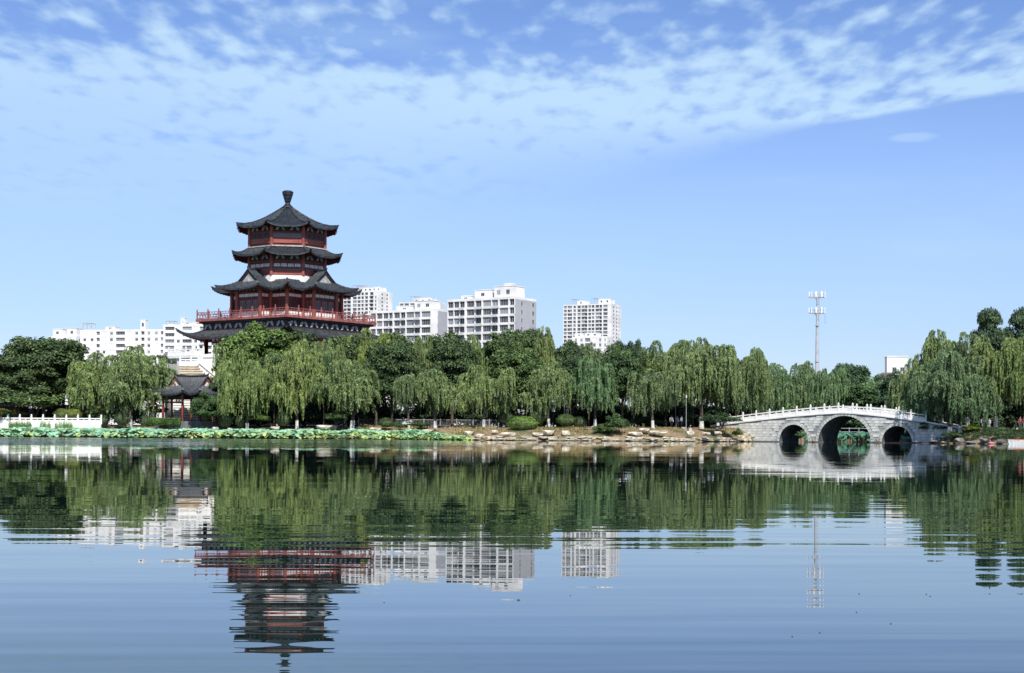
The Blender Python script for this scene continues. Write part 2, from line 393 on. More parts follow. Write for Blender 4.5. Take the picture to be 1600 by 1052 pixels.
# ------------------------------------------------------------------ roofs
def prof(v): v = min(1.0, max(0.0, v)); return 0.6*(1-(1-v)**1.7)+0.4*v
def roof_face(A, B, a, b, zt, ze, lift, nv=7, nu=14, flare=0.35, surf=None, ribs=None, ridge=None, fascia=None, soffit=None, step=0.36, zs=0.22, wr=None, rafters=None, pw=3.2):
    """one slope from inner edge a-b at zt to the outer eave A-B at ze; corners lift and flare"""
    A, B, a, b = [Vector((p[0], p[1])) for p in (A, B, a, b)]
    tg = (B-A).normalized(); mid = (A+B)/2; im = (a+b)/2; Wo = (B-A).length/2; Wi = (b-a).length/2
    nrm = Vector((tg.y, -tg.x))
    if nrm.dot(mid-im) < 0: nrm = -nrm
    def P(tt, v, dz=0.0):
        W = Wi+(Wo-Wi)*v; q = min(1, abs(tt)/max(Wo, 1e-6))
        k = (q**pw)*(v**2)
        c = im+(mid-im)*v+tg*tt*(1+flare*0.03*v)+nrm*(flare*k)
        return Vector((c.x, c.y, zt+(ze-zt)*prof(v)+lift*k+dz))
    us = [math.sin(PI/2*(-1+2*i/nu)) for i in range(nu+1)]; vs = [i/nv for i in range(nv+1)]
    fn = lambda u, v: P(u*(Wi+(Wo-Wi)*v), v)
    surf.grid(fn, us, vs)
    if ribs is not None:
        n = int(Wo*2/step)
        for i in range(n+1):
            tt = -Wo+step/2+i*step
            if abs(tt) > Wo-0.05: continue
            v0 = max(0.0, (abs(tt)-Wi)/(Wo-Wi)) if Wo > Wi else 0.0
            if v0 > 0.97: continue
            m_ = 5; pts = [P(tt, v0+(1-v0)*k/m_, 0.0) for k in range(m_+1)]
            pts[-1] = pts[-1]+Vector((nrm.x, nrm.y, 0))*0.05
            vv = []; ff = []
            for p in pts:
                vv += [p-Vector((tg.x, tg.y, 0))*0.075, p+Vector((0, 0, 0.12)), p+Vector((tg.x, tg.y, 0))*0.075]
            for k in range(m_): ff += [(3*k, 3*k+1, 3*k+4, 3*k+3), (3*k+1, 3*k+2, 3*k+5, 3*k+4)]
            ff.append((3*m_, 3*m_+1, 3*m_+2)); ribs.add(vv, ff)
    if fascia is not None:
        ue = [math.sin(PI/2*(-1+2*i/20))*Wo for i in range(21)]
        fascia.grid(lambda u, v: P(u, 1.0, -v*zs), ue, [0, 1])
    if soffit is not None:
        wr_ = wr
        def S(u, v):
            o = P(u*Wo, 1.0, -zs); i_ = im.normalized()*0 + (Vector((nrm.x, nrm.y))*wr_[0]) + tg*(u*wr_[1])
            return Vector((o.x+(i_.x-o.x)*v, o.y+(i_.y-o.y)*v, o.z+(wr_[2]-o.z)*v))
        soffit.grid(S, us, [0, 0.5, 1])
        if rafters is not None:
            n = int(Wo*2/0.55)
            for i in range(n+1):
                u = -1+0.04+(1.92)*i/n
                p0 = S(u, 0.03); p1 = S(u, 0.8)
                rafters.tube([p0-Vector((0, 0, 0.05)), p1-Vector((0, 0, 0.05))], 0.06, 4)
    if ridge is not None:
        for sgn in (-1, 1):
            pts = [P(sgn*(Wi+(Wo-Wi)*k/7), k/7, 0.10) for k in range(8)]
            pts.append(pts[-1]+Vector((pts[-1].x-pts[-2].x, pts[-1].y-pts[-2].y, 0)).normalized()*0.12+Vector((0, 0, 0.08)))
            ridge.append(pts)

def pg_poly(n, Rc, a0): return [(Rc*math.cos(a0+2*PI*k/n), Rc*math.sin(a0+2*PI*k/n)) for k in range(n)]

def ring_roof(parent, n, a0, Rin, Rout, zt, ze, lift, wallR, zw, step=0.36, flare=0.35, label=None, pw=3.2):
    po, pi_ = pg_poly(n, Rout, a0), pg_poly(n, Rin, a0)
    surf, ribs, fas, sof, raf = MB(), MB(), MB(), MB(), MB(); rl = []
    wa = wallR*math.cos(PI/n); ww = wallR*math.sin(PI/n)
    for k in range(n):
        roof_face(po[k], po[(k+1) % n], pi_[k], pi_[(k+1) % n], zt, ze, lift, surf=surf, ribs=ribs, fascia=fas, soffit=sof, ridge=rl, wr=(wa, ww, zw), step=step, flare=flare, rafters=raf, pw=pw)
    r = surf.build('roof', M['tile'], parent, smooth=False, label=label)
    ribs.build('tile_rows', M['rib'], r, kind='stuff')
    fas.build('eave_edge', M['rib'], r)
    sof.build('soffit', M['darkwood'], r)
    raf.build('rafters', M['redwall'], r, kind='stuff')
    for i, pts in enumerate(rl):
        if i % 2 == 0:
            m = MB(); m.tube(pts, [0.13]*8+[0.10], 5); m.build('hip_ridge', M['rib'], r)
    return r

def bay_roof(parent, ang, b0, eg, ep, wp, vm, zr, ze, lift, gable=None, step=0.36, label=None):
    """hip-and-gable roof of a projecting bay; its axis points along ang"""
    ca, sa = math.cos(ang), math.sin(ang)
    L = lambda a, b, z: Vector((-sa*a+ca*b, ca*a+sa*b, z))
    zf = lambda v: zr-(zr-ze)*prof(v)
    bm = lambda v: eg+(ep-eg)*max(0, (v-vm)/(1-vm))
    def side(s, u, v, dz=0.0):
        b = b0+u*(bm(v)-b0); q = max(0, (b-(ep-wp))/wp)
        k = (q**3)*v*v
        return L(s*wp*v+s*0.3*k, b+0.3*k, zf(v)+lift*k+dz)
    def front(u, v, dz=0.0):
        k = (abs(u)**3)*v*v
        return L(u*wp*v+(0.3*k if u > 0 else -0.3*k), bm(v)+0.3*k, zf(v)+lift*k+dz)
    surf, ribs, fas, sof = MB(), MB(), MB(), MB()
    us = [i/12 for i in range(13)]; vs = [vm*i/4 for i in range(4)]+[vm+(1-vm)*i/5 for i in range(6)]
    for s in (-1, 1): surf.grid(lambda u, v: side(s, u, v), us, vs)
    uf = [-1+i/6 for i in range(13)]; vf = [vm+(1-vm)*i/5 for i in range(6)]
    surf.grid(front, uf, vf)
    r = surf.build('bay_roof', M['tile'], parent, label=label)
    up = Vector((0, 0, 0.12))
    n = int((ep-b0)/step)
    for s in (-1, 1):
        for i in range(n):
            b = b0+step*(i+0.5)
            v0 = 0.0 if b < eg else vm+(1-vm)*(b-eg)/(ep-eg)
            if v0 > 0.96: continue
            pts = []
            for k in range(6):
                v = v0+(1-v0)*k/5; u = (b-b0)/(bm(v)-b0); pts.append(side(s, min(1, u), v))
            t_ = L(0, 0.075, 0)-L(0, 0, 0)
            vv = []; ff = []
            for p in pts: vv += [p-t_, p+up, p+t_]
            for k in range(5): ff += [(3*k, 3*k+1, 3*k+4, 3*k+3), (3*k+1, 3*k+2, 3*k+5, 3*k+4)]
            ff.append((15, 16, 17)); ribs.add(vv, ff)
    n = int(2*wp/step)
    for i in range(n):
        a = -wp+step*(i+0.5); v0 = max(vm, abs(a)/wp)
        if v0 > 0.96: continue
        pts = [front(max(-1, min(1, a/(wp*v))), v) for v in [v0+(1-v0)*k/4 for k in range(5)]]
        t_ = L(0.075, 0, 0)-L(0, 0, 0); vv = []; ff = []
        for p in pts: vv += [p-t_, p+up, p+t_]
        for k in range(4): ff += [(3*k, 3*k+1, 3*k+4, 3*k+3), (3*k+1, 3*k+2, 3*k+5, 3*k+4)]
        ff.append((12, 13, 14)); ribs.add(vv, ff)
    ribs.build('tile_rows', M['rib'], r, kind='stuff')
    for s in (-1, 1): fas.grid(lambda u, v: side(s, u, 1.0, -0.2*v), us, [0, 1])
    fas.grid(lambda u, v: front(u, 1.0, -0.2*v), uf, [0, 1])
    fas.build('eave_edge', M['rib'], r)
    def sof_s(s, u, v):
        p = side(s, u, 1.0, -0.2); q = L(0, b0+u*(eg-b0), ze-0.05); return p+(q-p)*v*0.9
    for s in (-1, 1): sof.grid(lambda u, v: sof_s(s, u, v), us, [0, 1])
    def sof_f(u, v):
        p = front(u, 1.0, -0.2); q = L(0, eg*0.8, ze-0.05); return p+(q-p)*v*0.9
    sof.grid(sof_f, uf, [0, 1])
    sof.build('soffit', M['darkwood'], r)
    # main ridge, verges and corner ridges
    m = MB(); m.tube([L(0, b0, zr+0.12), L(0, eg-0.5, zr+0.12), L(0, eg+0.05, zr+0.2), L(0, eg+0.2, zr+0.42)], [0.16, 0.16, 0.16, 0.10], 5); m.build('ridge', M['rib'], r)
    for s in (-1, 1):
        m = MB(); pts = [side(s, 1, v, 0.1) for v in [vm*k/4 for k in range(5)]+[vm+(1-vm)*k/6 for k in range(1, 7)]]
        pts.append(pts[-1]*1.0+(pts[-1]-pts[-2]).normalized()*0.12+Vector((0, 0, 0.06)))
        m.tube(pts, 0.13, 5); m.build('corner_ridge', M['rib'], r)
    # gable
    hw = wp*vm*0.92; zg = zf(vm)
    gp = MB(); q = 0.12
    gp.add([L(-hw, eg-q, zg-0.15), L(hw, eg-q, zg-0.15), L(0, eg-q, zr-0.05), L(-hw, eg-q-0.2, zg-0.15), L(hw, eg-q-0.2, zg-0.15), L(0, eg-q-0.2, zr-0.05)], [(0, 1, 2), (5, 4, 3), (0, 2, 5, 3), (1, 4, 5, 2)])
    gp.build('gable_panel', gable or M['bracket'], r)
    for s in (-1, 1):
        bb = MB(); p0 = L(s*hw*1.02, eg-0.03, zg-0.02); p1 = L(0, eg-0.03, zr-0.12); dz = Vector((0, 0, -0.32)); dn = L(0, -0.1, 0)
        bb.add([p0, p1, p1+dz*1.3, p0+dz, p0+dn, p1+dn, p1+dz*1.3+dn, p0+dz+dn], [(0, 1, 2, 3), (7, 6, 5, 4), (0, 4, 5, 1), (3, 2, 6, 7)])
        bb.build('bargeboard', M['redbright'] if gable else M['darkwood'], r)
    return r

# shared pieces
def window_mesh(w_, h, bar=0.07, nm=1, dpt=0.08, m=None, nh=0):
    fm = MB()
    for x in (-w_/2+bar/2, w_/2-bar/2): fm.box((x, 0, h/2), (bar, dpt, h))
    for z in (bar/2, h-bar/2): fm.box((0, 0, z), (w_-2*bar, dpt, bar))
    for k in range(nm): fm.box((-w_/2+w_*(k+1)/(nm+1), 0, h/2), (bar*0.7, dpt*0.8, h-2*bar))
    for k in range(nh): fm.box((0, 0, h*(k+1)/(nh+1)), (w_-2*bar, dpt*0.7, bar*0.6))
    return fm.mesh('window', m or M['frame'])
def pane_mesh(w_, h, m=None, bar=0.07):
    pm = MB(); pm.box((0, 0.01, h/2), (w_-2*bar+0.01, 0.03, h-2*bar+0.01)); return pm.mesh('pane', m or M['glass'])
WC = {}
def window(parent, f, u, d, z, w_, h, nm=1, bar=0.07, fm=None, gm=None, name='window', nh=0):
    key = (round(w_, 2), round(h, 2), nm, bar, fm and fm.name, gm and gm.name, nh)
    if key not in WC: WC[key] = (window_mesh(w_, h, bar, nm, m=fm, nh=nh), pane_mesh(w_, h, gm, bar))
    o = place(name, WC[key][0], parent, onf(f, u, d, z), frot(f))
    place('pane', WC[key][1], o)
    return o
# inverted-V bracket with white wings on dark frieze
def bracket_mesh(wd, ht):
    m = MB()
    for s in (-1, 1):
        pts = [(s*0.05*wd, 0.80*ht), (s*0.14*wd, 1.0*ht), (s*0.30*wd, 0.95*ht), (s*0.44*wd, 0.62*ht), (s*0.52*wd, 0.08*ht), (s*0.34*wd, 0.12*ht), (s*0.16*wd, 0.42*ht)]
        n = len(pts)
        vs = [(x, -0.06, z) for x, z in pts]+[(x, 0.03, z) for x, z in pts]
        m.add(vs, [tuple(range(n)), tuple(range(n, 2*n))[::-1]]+[(i, (i+1) % n, n+(i+1) % n, n+i) for i in range(n)])
    return m.mesh('bracket', M['bracket'])
def fan(name, mesh, parent, f, us, d, z):
    for u in us: place(name, mesh, parent, onf(f, u, d, z), frot(f))

# ------------------------------------------------------------------ the pagoda
DP = 230.0
pc = at(447.0, 681, DP)
va = math.atan2(pc.x, DP)
pag = empty('pagoda', 'tall dark-roofed red pagoda rising above the trees on a white stone base', 'pagoda', (pc.x, DP, 0), -va)
O8 = R(-90-22.5)                 # octagon with one face towards the lake
S4 = R(-90)                      # square with one corner towards the lake

def octa_storey(z0, z1, Rw, plinth, transom, wz, label=None, rail=False):
    body = MB(); body.prism(pg_poly(8, Rw-0.12, O8), z0, z1); body.build('wall', M['redwall'], pag)
    ap = Rw*math.cos(PI/8); hw = Rw*math.sin(PI/8)
    colm = MB(); colm.lathe([(0.26, z0), (0.26, z1)], 10); cm = colm.mesh('column', M['redbright'])
    for (x, y) in pg_poly(8, Rw-0.02, O8): place('column', cm, pag, (x, y, 0))
    fz = MB(); fz.box((0, 0, 0), (2*hw-0.5, 0.10, 0.22)); bm_ = fz.mesh('beam', M['redwall'])
    bk = bracket_mesh(1.25, 0.75)
    fzm = MB(); fzm.box((0, 0, 0.45), (2*hw-0.5, 0.06, 0.9)); fzm = fzm.mesh('frieze', M['darkwood'])
    tm = MB(); tm.box((0, 0, 0.22), (0.82, 0.06, 0.42)); tm = tm.mesh('transom_panel', M['cream'])
    pm = MB(); pm.box((0, 0, 0.36), (2*hw-0.5, 0.10, 0.72)); pm = pm.mesh('sill_panel', M['redbright'])
    for k in range(8):
        f = fr(R(-90)+k*PI/4, ap)
        place('frieze', fzm, pag, onf(f, 0, 0.0, z1-1.0), frot(f))
        fan('bracket', bk, pag, f, (-1.05, 1.05), 0.09, z1-0.92)
        place('beam', bm_, pag, onf(f, 0, 0.03, z1-1.15), frot(f))
        if transom:
            fan('transom_panel', tm, pag, f, (-1.5, -0.5, 0.5, 1.5), 0.0, z1-1.95)
            place('beam', bm_, pag, onf(f, 0, 0.03, z1-2.15), frot(f))
        place('sill_panel', pm, pag, onf(f, 0, 0.0, wz-0.78), frot(f))
        if k != 1 and k != 7 or transom:
            for j in range(6): window(pag, f, -1.75+0.7*j, 0.0, wz, 0.66, 0.78, 1, 0.05, M['mullion'], M['lattice'], 'lattice_window', nh=2)
        else:
            for j in range(4): window(pag, f, -1.5+1.0*j, 0.0, wz-0.2, 0.9, 1.25, 1, 0.06, M['redwall'], M['dark'], 'casement_window')
        if plinth:
            pl = MB(); pl.on(f, -hw, hw, -0.5, 0.12, z0-plinth, z0+0.001); pl.build('plinth_panel', M['cream'], pag)

# top storey
r = ring_roof(pag, 8, O8, 0.35, 7.75, 35.0, 31.2, 0.55, 5.9, 31.5, step=0.34, label='steep top roof of dark tiles')
octa_storey(28.4, 31.5, 6.05, 0, False, 29.55)
br = MB()
for k in range(8):
    f = fr(R(-90)+k*PI/4, 6.05*math.cos(PI/8)); hw = 6.05*math.sin(PI/8)
    br = MB(); br.on(f, -hw, hw, 0.0, 0.25, 28.25, 28.42); br.build('sill_course', M['bracket'], pag)
fin = MB(); fin.lathe([(0.9, 34.7), (0.75, 35.0), (0.45, 35.1), (0.5, 35.25), (0.34, 35.35), (0.38, 35.5), (0.54, 36.0), (0.70, 36.5), (0.80, 36.85), (0.83, 37.1), (0.80, 37.22), (0.62, 37.24), (0.58, 37.33), (0.02, 37.35)], 16)
f_ = fin.build('finial', M['tile'], pag, smooth=True)
for z, r_ in ((35.2, 0.56), (35.75, 0.50), (36.25, 0.66), (36.75, 0.81), (37.12, 0.87)):
    b = MB(); b.lathe([(r_-0.1, z-0.04), (r_, z-0.03), (r_, z+0.03), (r_-0.1, z+0.04)], 16); b.build('finial_band', M['rib'], f_)
# second roof and storey
ring_roof(pag, 8, O8, 6.0, 8.4, 28.3, 26.95, 0.6, 5.9, 27.2, step=0.34, label='shallow middle roof of dark tiles')
octa_storey(24.0, 27.25, 6.05, 0.95, True, 24.85)
# third roof: square core with four gabled bays
ring_roof(pag, 4, S4, 5.2*math.sqrt(2), 7.7*math.sqrt(2), 23.35, 21.75, 0.7, 6.3*math.sqrt(2), 22.0, step=0.36, pw=9, flare=0.3, label='lower crossing roof')
for k in range(4):
    bay_roof(pag, R(-135)+k*PI/2, 4.6, 8.0, 10.0, 4.2, 0.5, 24.75, 21.8, 0.5, label='gabled roof of a projecting bay')
# third storey walls: cross plan
c_, w_, e_ = 5.8, 2.4, 7.9
ZD, ZT = 17.7, 22.0
rot45 = R(-45)
def cross_xy(a, b, k):        # bay axis k
    an = R(-135)+k*PI/2; return (-math.sin(an)*a+math.cos(an)*b, math.cos(an)*a+math.sin(an)*b)
core = MB()
for k in range(4):
    an = R(-135)+k*PI/2
    core.box((*cross_xy(0, (e_-0.15)/2, k), (ZD+ZT)/2), (e_-0.15, 2*w_-0.3, ZT-ZD), an)
core.box((0, 0, (ZD+ZT)/2), (2*c_-0.3, 2*c_-0.3, ZT-ZD-0.01), R(45))
core.build('wall', M['redwall'], pag)
colm = MB(); colm.lathe([(0.27, ZD), (0.27, ZT)], 10); cm = colm.mesh('column', M['redbright'])
for k in range(4):
    for a, b in ((-w_, e_), (w_, e_), (w_, c_), (-w_, c_), (c_, c_)):
        place('column', cm, pag, (*cross_xy(a, b, k), 0))
def wall_dress(f, hw, nt_, nwin, opened=False):
    n = nt_
    pw_ = (2*hw-0.6)/n
    key = ('tp', round(pw_, 2))
    if key not in WC: WC[key] = MB().box((0, 0, 0.22), (pw_-0.12, 0.06, 0.44)).mesh('transom_panel', M['cream'])
    for j in range(n): place('transom_panel', WC[key], pag, onf(f, -hw+0.3+pw_*(j+0.5), 0.04, 20.75), frot(f))
    key = ('fz', round(hw, 2))
    if key not in WC: WC[key] = (MB().box((0, 0, 0), (2*hw-0.5, 0.12, 0.24)).mesh('beam', M['redwall']), MB().box((0, 0, 0.37), (2*hw-0.5, 0.08, 0.74)).mesh('frieze', M['darkwood']), MB().box((0, 0, 0.42), (2*hw-0.5, 0.14, 0.84)).mesh('plinth_panel', M['cream']))
    place('beam', WC[key][0], pag, onf(f, 0, 0.06, 20.5), frot(f)); place('beam', WC[key][0], pag, onf(f, 0, 0.06, 21.35), frot(f))
    place('frieze', WC[key][1], pag, onf(f, 0, 0.02, 21.5), frot(f))
    place('plinth_panel', WC[key][2], pag, onf(f, 0, 0.05, ZD+0.05), frot(f))
    ww = (2*hw-0.6)/nwin
    for j in range(nwin): window(pag, f, -hw+0.3+ww*(j+0.5), 0.04, ZD+0.95, ww-0.06, 1.65, 2, 0.06, M['red'], M['lattice'] if not opened else M['dark'], 'lattice_door', nh=3)
bk3 = bracket_mesh(0.95, 0.62)
for k in range(4):
    an = R(-135)+k*PI/2
    f = fr(an, e_-0.15); wall_dress(f, w_, 4, 3); fan('bracket', bk3, pag, f, (-1.5, 0, 1.5), 0.14, 21.55)
    for s in (-1, 1):
        # flank of the bay
        x, y = cross_xy(s*(w_-0.15), (e_+c_)/2, k); an2 = an+s*PI/2
        f = ((x, y), (-math.sin(an2), math.cos(an2))); wall_dress(f, (e_-c_)/2, 2, 2); fan('bracket', bk3, pag, f, (0,), 0.14, 21.55)
        # core face beside the bay
        x, y = cross_xy(s*(w_+c_)/2, c_-0.15, k)
        f = ((x, y), (-math.sin(an), math.cos(an))); wall_dress(f, (c_-w_)/2, 2, 2, True); fan('bracket', bk3, pag, f, (-0.8, 0.8), 0.14, 21.55)
# terrace deck with railing
HD = 9.55
dk = MB(); dk.prism(pg_poly(4, HD*math.sqrt(2), S4), 17.30, 17.68); dk.build('terrace_deck', M['rail'], pag)
dk = MB(); dk.prism(pg_poly(4, (HD-0.35)*math.sqrt(2), S4), 17.02, 17.298); dk.build('deck_beam', M['darkwood'], pag)
npan = 8
pl_ = 2*(HD-0.15)/npan
pst = MB(); pst.box((0, 0, 0.6), (0.15, 0.15, 1.2)); pst.lathe([(0.06, 1.2), (0.09, 1.22), (0.09, 1.40), (0.04, 1.48)], 8); pst = pst.mesh('rail_post', M['rail'])
bal = MB()
for z in (0.12, 0.66, 0.98): bal.box((0, 0, z), (pl_-0.16, 0.08, 0.08))
for u in (-0.25, 0, 0.25): bal.box((u*pl_, 0, 0.39), (0.06, 0.06, 0.46))
for u in (-0.12, 0.12, -0.38, 0.38): bal.box((u*pl_, 0, 0.80), (0.06, 0.06, 0.28))
bal = bal.mesh('rail_panel', M['rail'])
for k in range(4):
    f = fr(R(-135)+k*PI/2, HD-0.15)
    for j in range(npan):
        place('rail_post', pst, pag, onf(f, -(HD-0.15)+pl_*j, 0, 17.68), frot(f))
        place('rail_panel', bal, pag, onf(f, -(HD-0.15)+pl_*(j+0.5), 0, 17.68), frot(f))
# bracket frieze below the deck
HB = 8.75
fz = MB(); fz.prism(pg_poly(4, HB*math.sqrt(2), S4), 15.6, 17.018); fz.build('bracket_frieze', M['darkwood'], pag)
bk4 = bracket_mesh(1.5, 0.85)
lb = MB(); lb.box((0, 0, 0), (2*HB, 0.12, 0.16)); lb = lb.mesh('frieze_beam', M['darkwood'])
for k in range(4):
    f = fr(R(-135)+k*PI/2, HB)
    fan('bracket', bk4, pag, f, [-7.6+2.17*j for j in range(8)], 0.08, 16.08)
    place('frieze_beam', lb, pag, onf(f, 0, 0.12, 16.98), frot(f)); place('frieze_beam', lb, pag, onf(f, 0, 0.12, 15.98), frot(f))
ring_roof(pag, 4, S4, 8.7*math.sqrt(2), 11.15*math.sqrt(2), 16.0, 14.75, 1.35, 8.4*math.sqrt(2), 14.9, step=0.36, pw=5, flare=0.6, label='wide lowest roof with upturned corners')
lw = MB(); lw.prism(pg_poly(4, 7.9*math.sqrt(2), S4), 12.2, 15.4); lw.build('wall', M['redwall'], pag)
colm = MB(); colm.lathe([(0.34, 12.2), (0.34, 15.2)], 10); cm = colm.mesh('column', M['red'])
bk5 = bracket_mesh(1.3, 0.7)
for k in range(4):
    f = fr(R(-135)+k*PI/2, 8.45)
    for j in range(6): place('column', cm, pag, onf(f, -8.45+3.38*j, 0, 0))
    f2 = fr(R(-135)+k*PI/2, 8.0)
    place('frieze', MB().box((0, 0, 0), (15.6, 0.1, 0.8)).mesh('frieze', M['darkwood']), pag, onf(f2, 0, 0.0, 14.65), frot(f2))
    fan('bracket', bk5, pag, f2, [-6.8+2.26*j for j in range(7)], 0.1, 14.3)
    tp = MB().box((0, 0, 0), (1.0, 0.1, 0.36)).mesh('transom_panel', M['cream'])
    fan('transom_panel', tp, pag, f2, [-7.2+1.2*j for j in range(13)], 0.0, 13.9)
    for j in range(6): window(pag, f2, -6.6+2.64*j, 0.0, 12.3, 1.9, 1.3, 3, 0.07, M['red'], M['lattice'], 'lattice_door')

# ------------------------------------------------------------------ balustrade kit
def bal_post(h=1.25, s=0.2):
    m = MB(); m.box((0, 0, (h-0.28)/2), (s, s, h-0.28)); m.box((0, 0, h-0.25), (s*1.25, s*1.25, 0.06)); m.lathe([(s*0.38, h-0.22), (s*0.55, h-0.14), (s*0.5, h-0.04), (s*0.15, h+0.02)], 8)
    return m.mesh('post', M['marble'])
def bal_panel(L_, slope=0.0, h=0.85, solid=0.5, nop=2, th=0.13):
    m = MB()
    def sh(x0, x1, z0, z1, t_):
        vs = [(x, y, z+slope*x) for z in (z0, z1) for x, y in ((x0, -t_/2), (x1, -t_/2), (x1, t_/2), (x0, t_/2))]
        m.add(vs, [(3, 2, 1, 0), (4, 5, 6, 7), (0, 1, 5, 4), (1, 2, 6, 5), (2, 3, 7, 6), (3, 0, 4, 7)])
    sh(0, L_, 0, solid, th*0.8); sh(0, L_, h-0.14, h, th*1.35)
    n = nop+1
    for i in range(n):
        wd = 0.10 if 0 < i < n-1 or nop == 1 else 0.14
        x = (L_-wd)*i/(n-1) if n > 1 else 0
        sh(x, x+wd, solid, h-0.14, th*0.8)
    return m.mesh('panel', M['marble'])
MARPOST = bal_post()

# white stone base of the pagoda, with stairs
bs = empty('stone_platform', 'tall white stone platform with balustrades carrying the pagoda', 'platform', (pc.x, DP, 0), -va)
HBS = 12.35
b = MB(); b.prism(pg_poly(4, HBS*math.sqrt(2), S4), 1.2, 11.75); b.build('retaining_wall', M['marble'], bs)
b = MB(); b.prism(pg_poly(4, (HBS+0.25)*math.sqrt(2), S4), 11.75, 12.19); b.build('cornice', M['marble'], bs)
b = MB(); b.prism(pg_poly(4, (HBS+0.2)*math.sqrt(2), S4), 9.3, 9.6); b.build('string_course', M['marble'], bs)
pm = bal_panel(1.9, 0, 0.9, 0.55, 2)
for k in (0, 1, 3):
    f = fr(R(-135)+k*PI/2, HBS-0.05)
    for j in range(13):
        place('post', MARPOST, bs, onf(f, -HBS+j*1.9, 0, 12.18), frot(f))
        if not (k == 0 and j in (4, 5)): place('panel', pm, bs, onf(f, -HBS+j*1.9, 0, 12.18), frot(f))
# broad side stair: tan treads climbing to the left front
st = empty('stone_staircase', 'white stone staircase with tan treads behind the lakeside pavilion roof', 'staircase', (at(270, 681, 211).x, 211, 0), 0)
zt, zb = zat(292, 570, 214), 2.0
wl = at(328, 681, 211).x-st.location.x
n = 24
x1 = at(297, 681, 211).x-st.location.x
for i in range(n):
    z1 = zt-(zt-zb)*i/n; y0 = 5.5-i*0.34
    xr = x1+min(1.0, i/8)*(wl-x1)
    b = MB(); b.b2(0, xr, y0-0.34, 6.0, z1-0.24-(0 if i < n-1 else 1.0), z1-0.004*0); b.build('step', M['tan'] if i < 12 else M['marble'], st)
    b = MB(); b.b2(0.0, xr, y0-0.37, y0-0.342, z1-0.07, z1+0.01); b.build('nosing', M['marble'], st)
b = MB(); b.b2(-0.5, wl+6, 6.02, 12.0, 1.2, zt+0.05); b.build('landing_wall', M['marble'], st)
b = MB(); b.b2(-0.35, -0.004, -3.5, 6.0, 1.2, zt-0.1); b.build('side_wall', M['marble'], st)
# sloping cheek wall
xa, za = x1+0.1, zt+0.45
xb, zb2 = at(352, 681, 211).x-st.location.x, zat(352, 607, 211)
b = MB()
vs = [(xa, 5.0, za), (xb, 5.0, zb2), (xb, 5.0, 1.2), (xa+5.2, 5.0, 1.2), (xa, 5.0, zt-0.6)]
vs2 = [(x, 5.5, z) for x, y, z in vs]
b.add(vs+vs2, [(0, 4, 3, 2, 1), (5, 6, 7, 8, 9), (0, 1, 6, 5), (1, 2, 7, 6), (2, 3, 8, 7), (3, 4, 9, 8), (4, 0, 5, 9)])
b.build('cheek_wall', M['marble'], st)
L_ = math.hypot(xb-xa, 0)/4; sl_ = (zb2-za)/(xb-xa)
pm2 = bal_panel(L_, sl_, 0.9, 0.5, 2)
for j in range(5):
    place('post', MARPOST, st, (xa+j*L_, 4.85, za+sl_*j*L_-0.1))
    if j < 4: place('panel', pm2, st, (xa+j*L_, 4.85, za+sl_*j*L_-0.1))
pm3 = bal_panel(1.55, 0, 0.9, 0.5, 2)
for j in range(5):
    place('post', MARPOST, st, (-0.4+j*1.55, 6.2, zt+0.04))
    if j < 4: place('panel', pm3, st, (-0.4+j*1.55, 6.2, zt+0.04))

# ------------------------------------------------------------------ lakeside pavilion
DV = 204.0
vc = at(298.5, 681, DV)
pv_ = empty('pavilion', 'small open lakeside pavilion with grey cross-gabled roof and red posts', 'pavilion', (vc.x, DV, 0), -math.atan2(vc.x, DV))
for k in range(4):
    bay_roof(pv_, R(-135)+k*PI/2, 0.0, 2.95, 4.3, 2.75, 0.42, 8.15, 5.75, 0.45, gable=M['cream'], step=0.3, label='tiled gable roof with a red-edged white gable')
b = MB(); b.prism([(math.cos(a)*5.2, math.sin(a)*5.2) for a in [R(22.5+45*k) for k in range(8)]], 1.0, 2.2); b.build('stone_base', M['dark_stone_shade'], pv_)
colm = MB(); colm.lathe([(0.15, 2.2), (0.15, 5.9)], 10); cm = colm.mesh('column', M['red'])
bm1 = MB(); bm1.box((0, 0, 0), (3.6, 0.14, 0.4)); bm1 = bm1.mesh('beam', M['darkwood'])
bm2 = MB(); bm2.box((0, 0, 0), (3.6, 0.10, 0.14)); bm2 = bm2.mesh('lower_beam', M['redwall'])
bn = MB(); bn.box((0, 0, 0.42), (3.3, 0.3, 0.06)); bn.box((0, 0, 0.15), (3.3, 0.05, 0.1))
for u in range(9): bn.box((-1.55+u*0.387, 0, 0.22), (0.05, 0.05, 0.4))
bn = bn.mesh('bench_rail', M['red'])
for k in range(4):
    an = R(-135)+k*PI/2
    for a, b_ in ((-1.8, 3.4), (1.8, 3.4), (1.8, 1.8)):
        place('column', cm, pv_, (*cross_xy(a, b_, k), 0))
    f = fr(an, 3.4)
    place('beam', bm1, pv_, onf(f, 0, 0, 5.35), frot(f)); place('lower_beam', bm2, pv_, onf(f, 0, 0, 4.75), frot(f))
    if k != 2: place('bench_rail', bn, pv_, onf(f, 0, 0, 2.2), frot(f))
    for s in (-1, 1):
        an2 = an+s*PI/2; x, y = cross_xy(s*1.8, 2.6, k)
        place('side_beam', MB().box((0, 0, 0), (1.6, 0.13, 0.38)).mesh('side_beam', M['darkwood']), pv_, (x, y, 5.35), an2+PI/2)

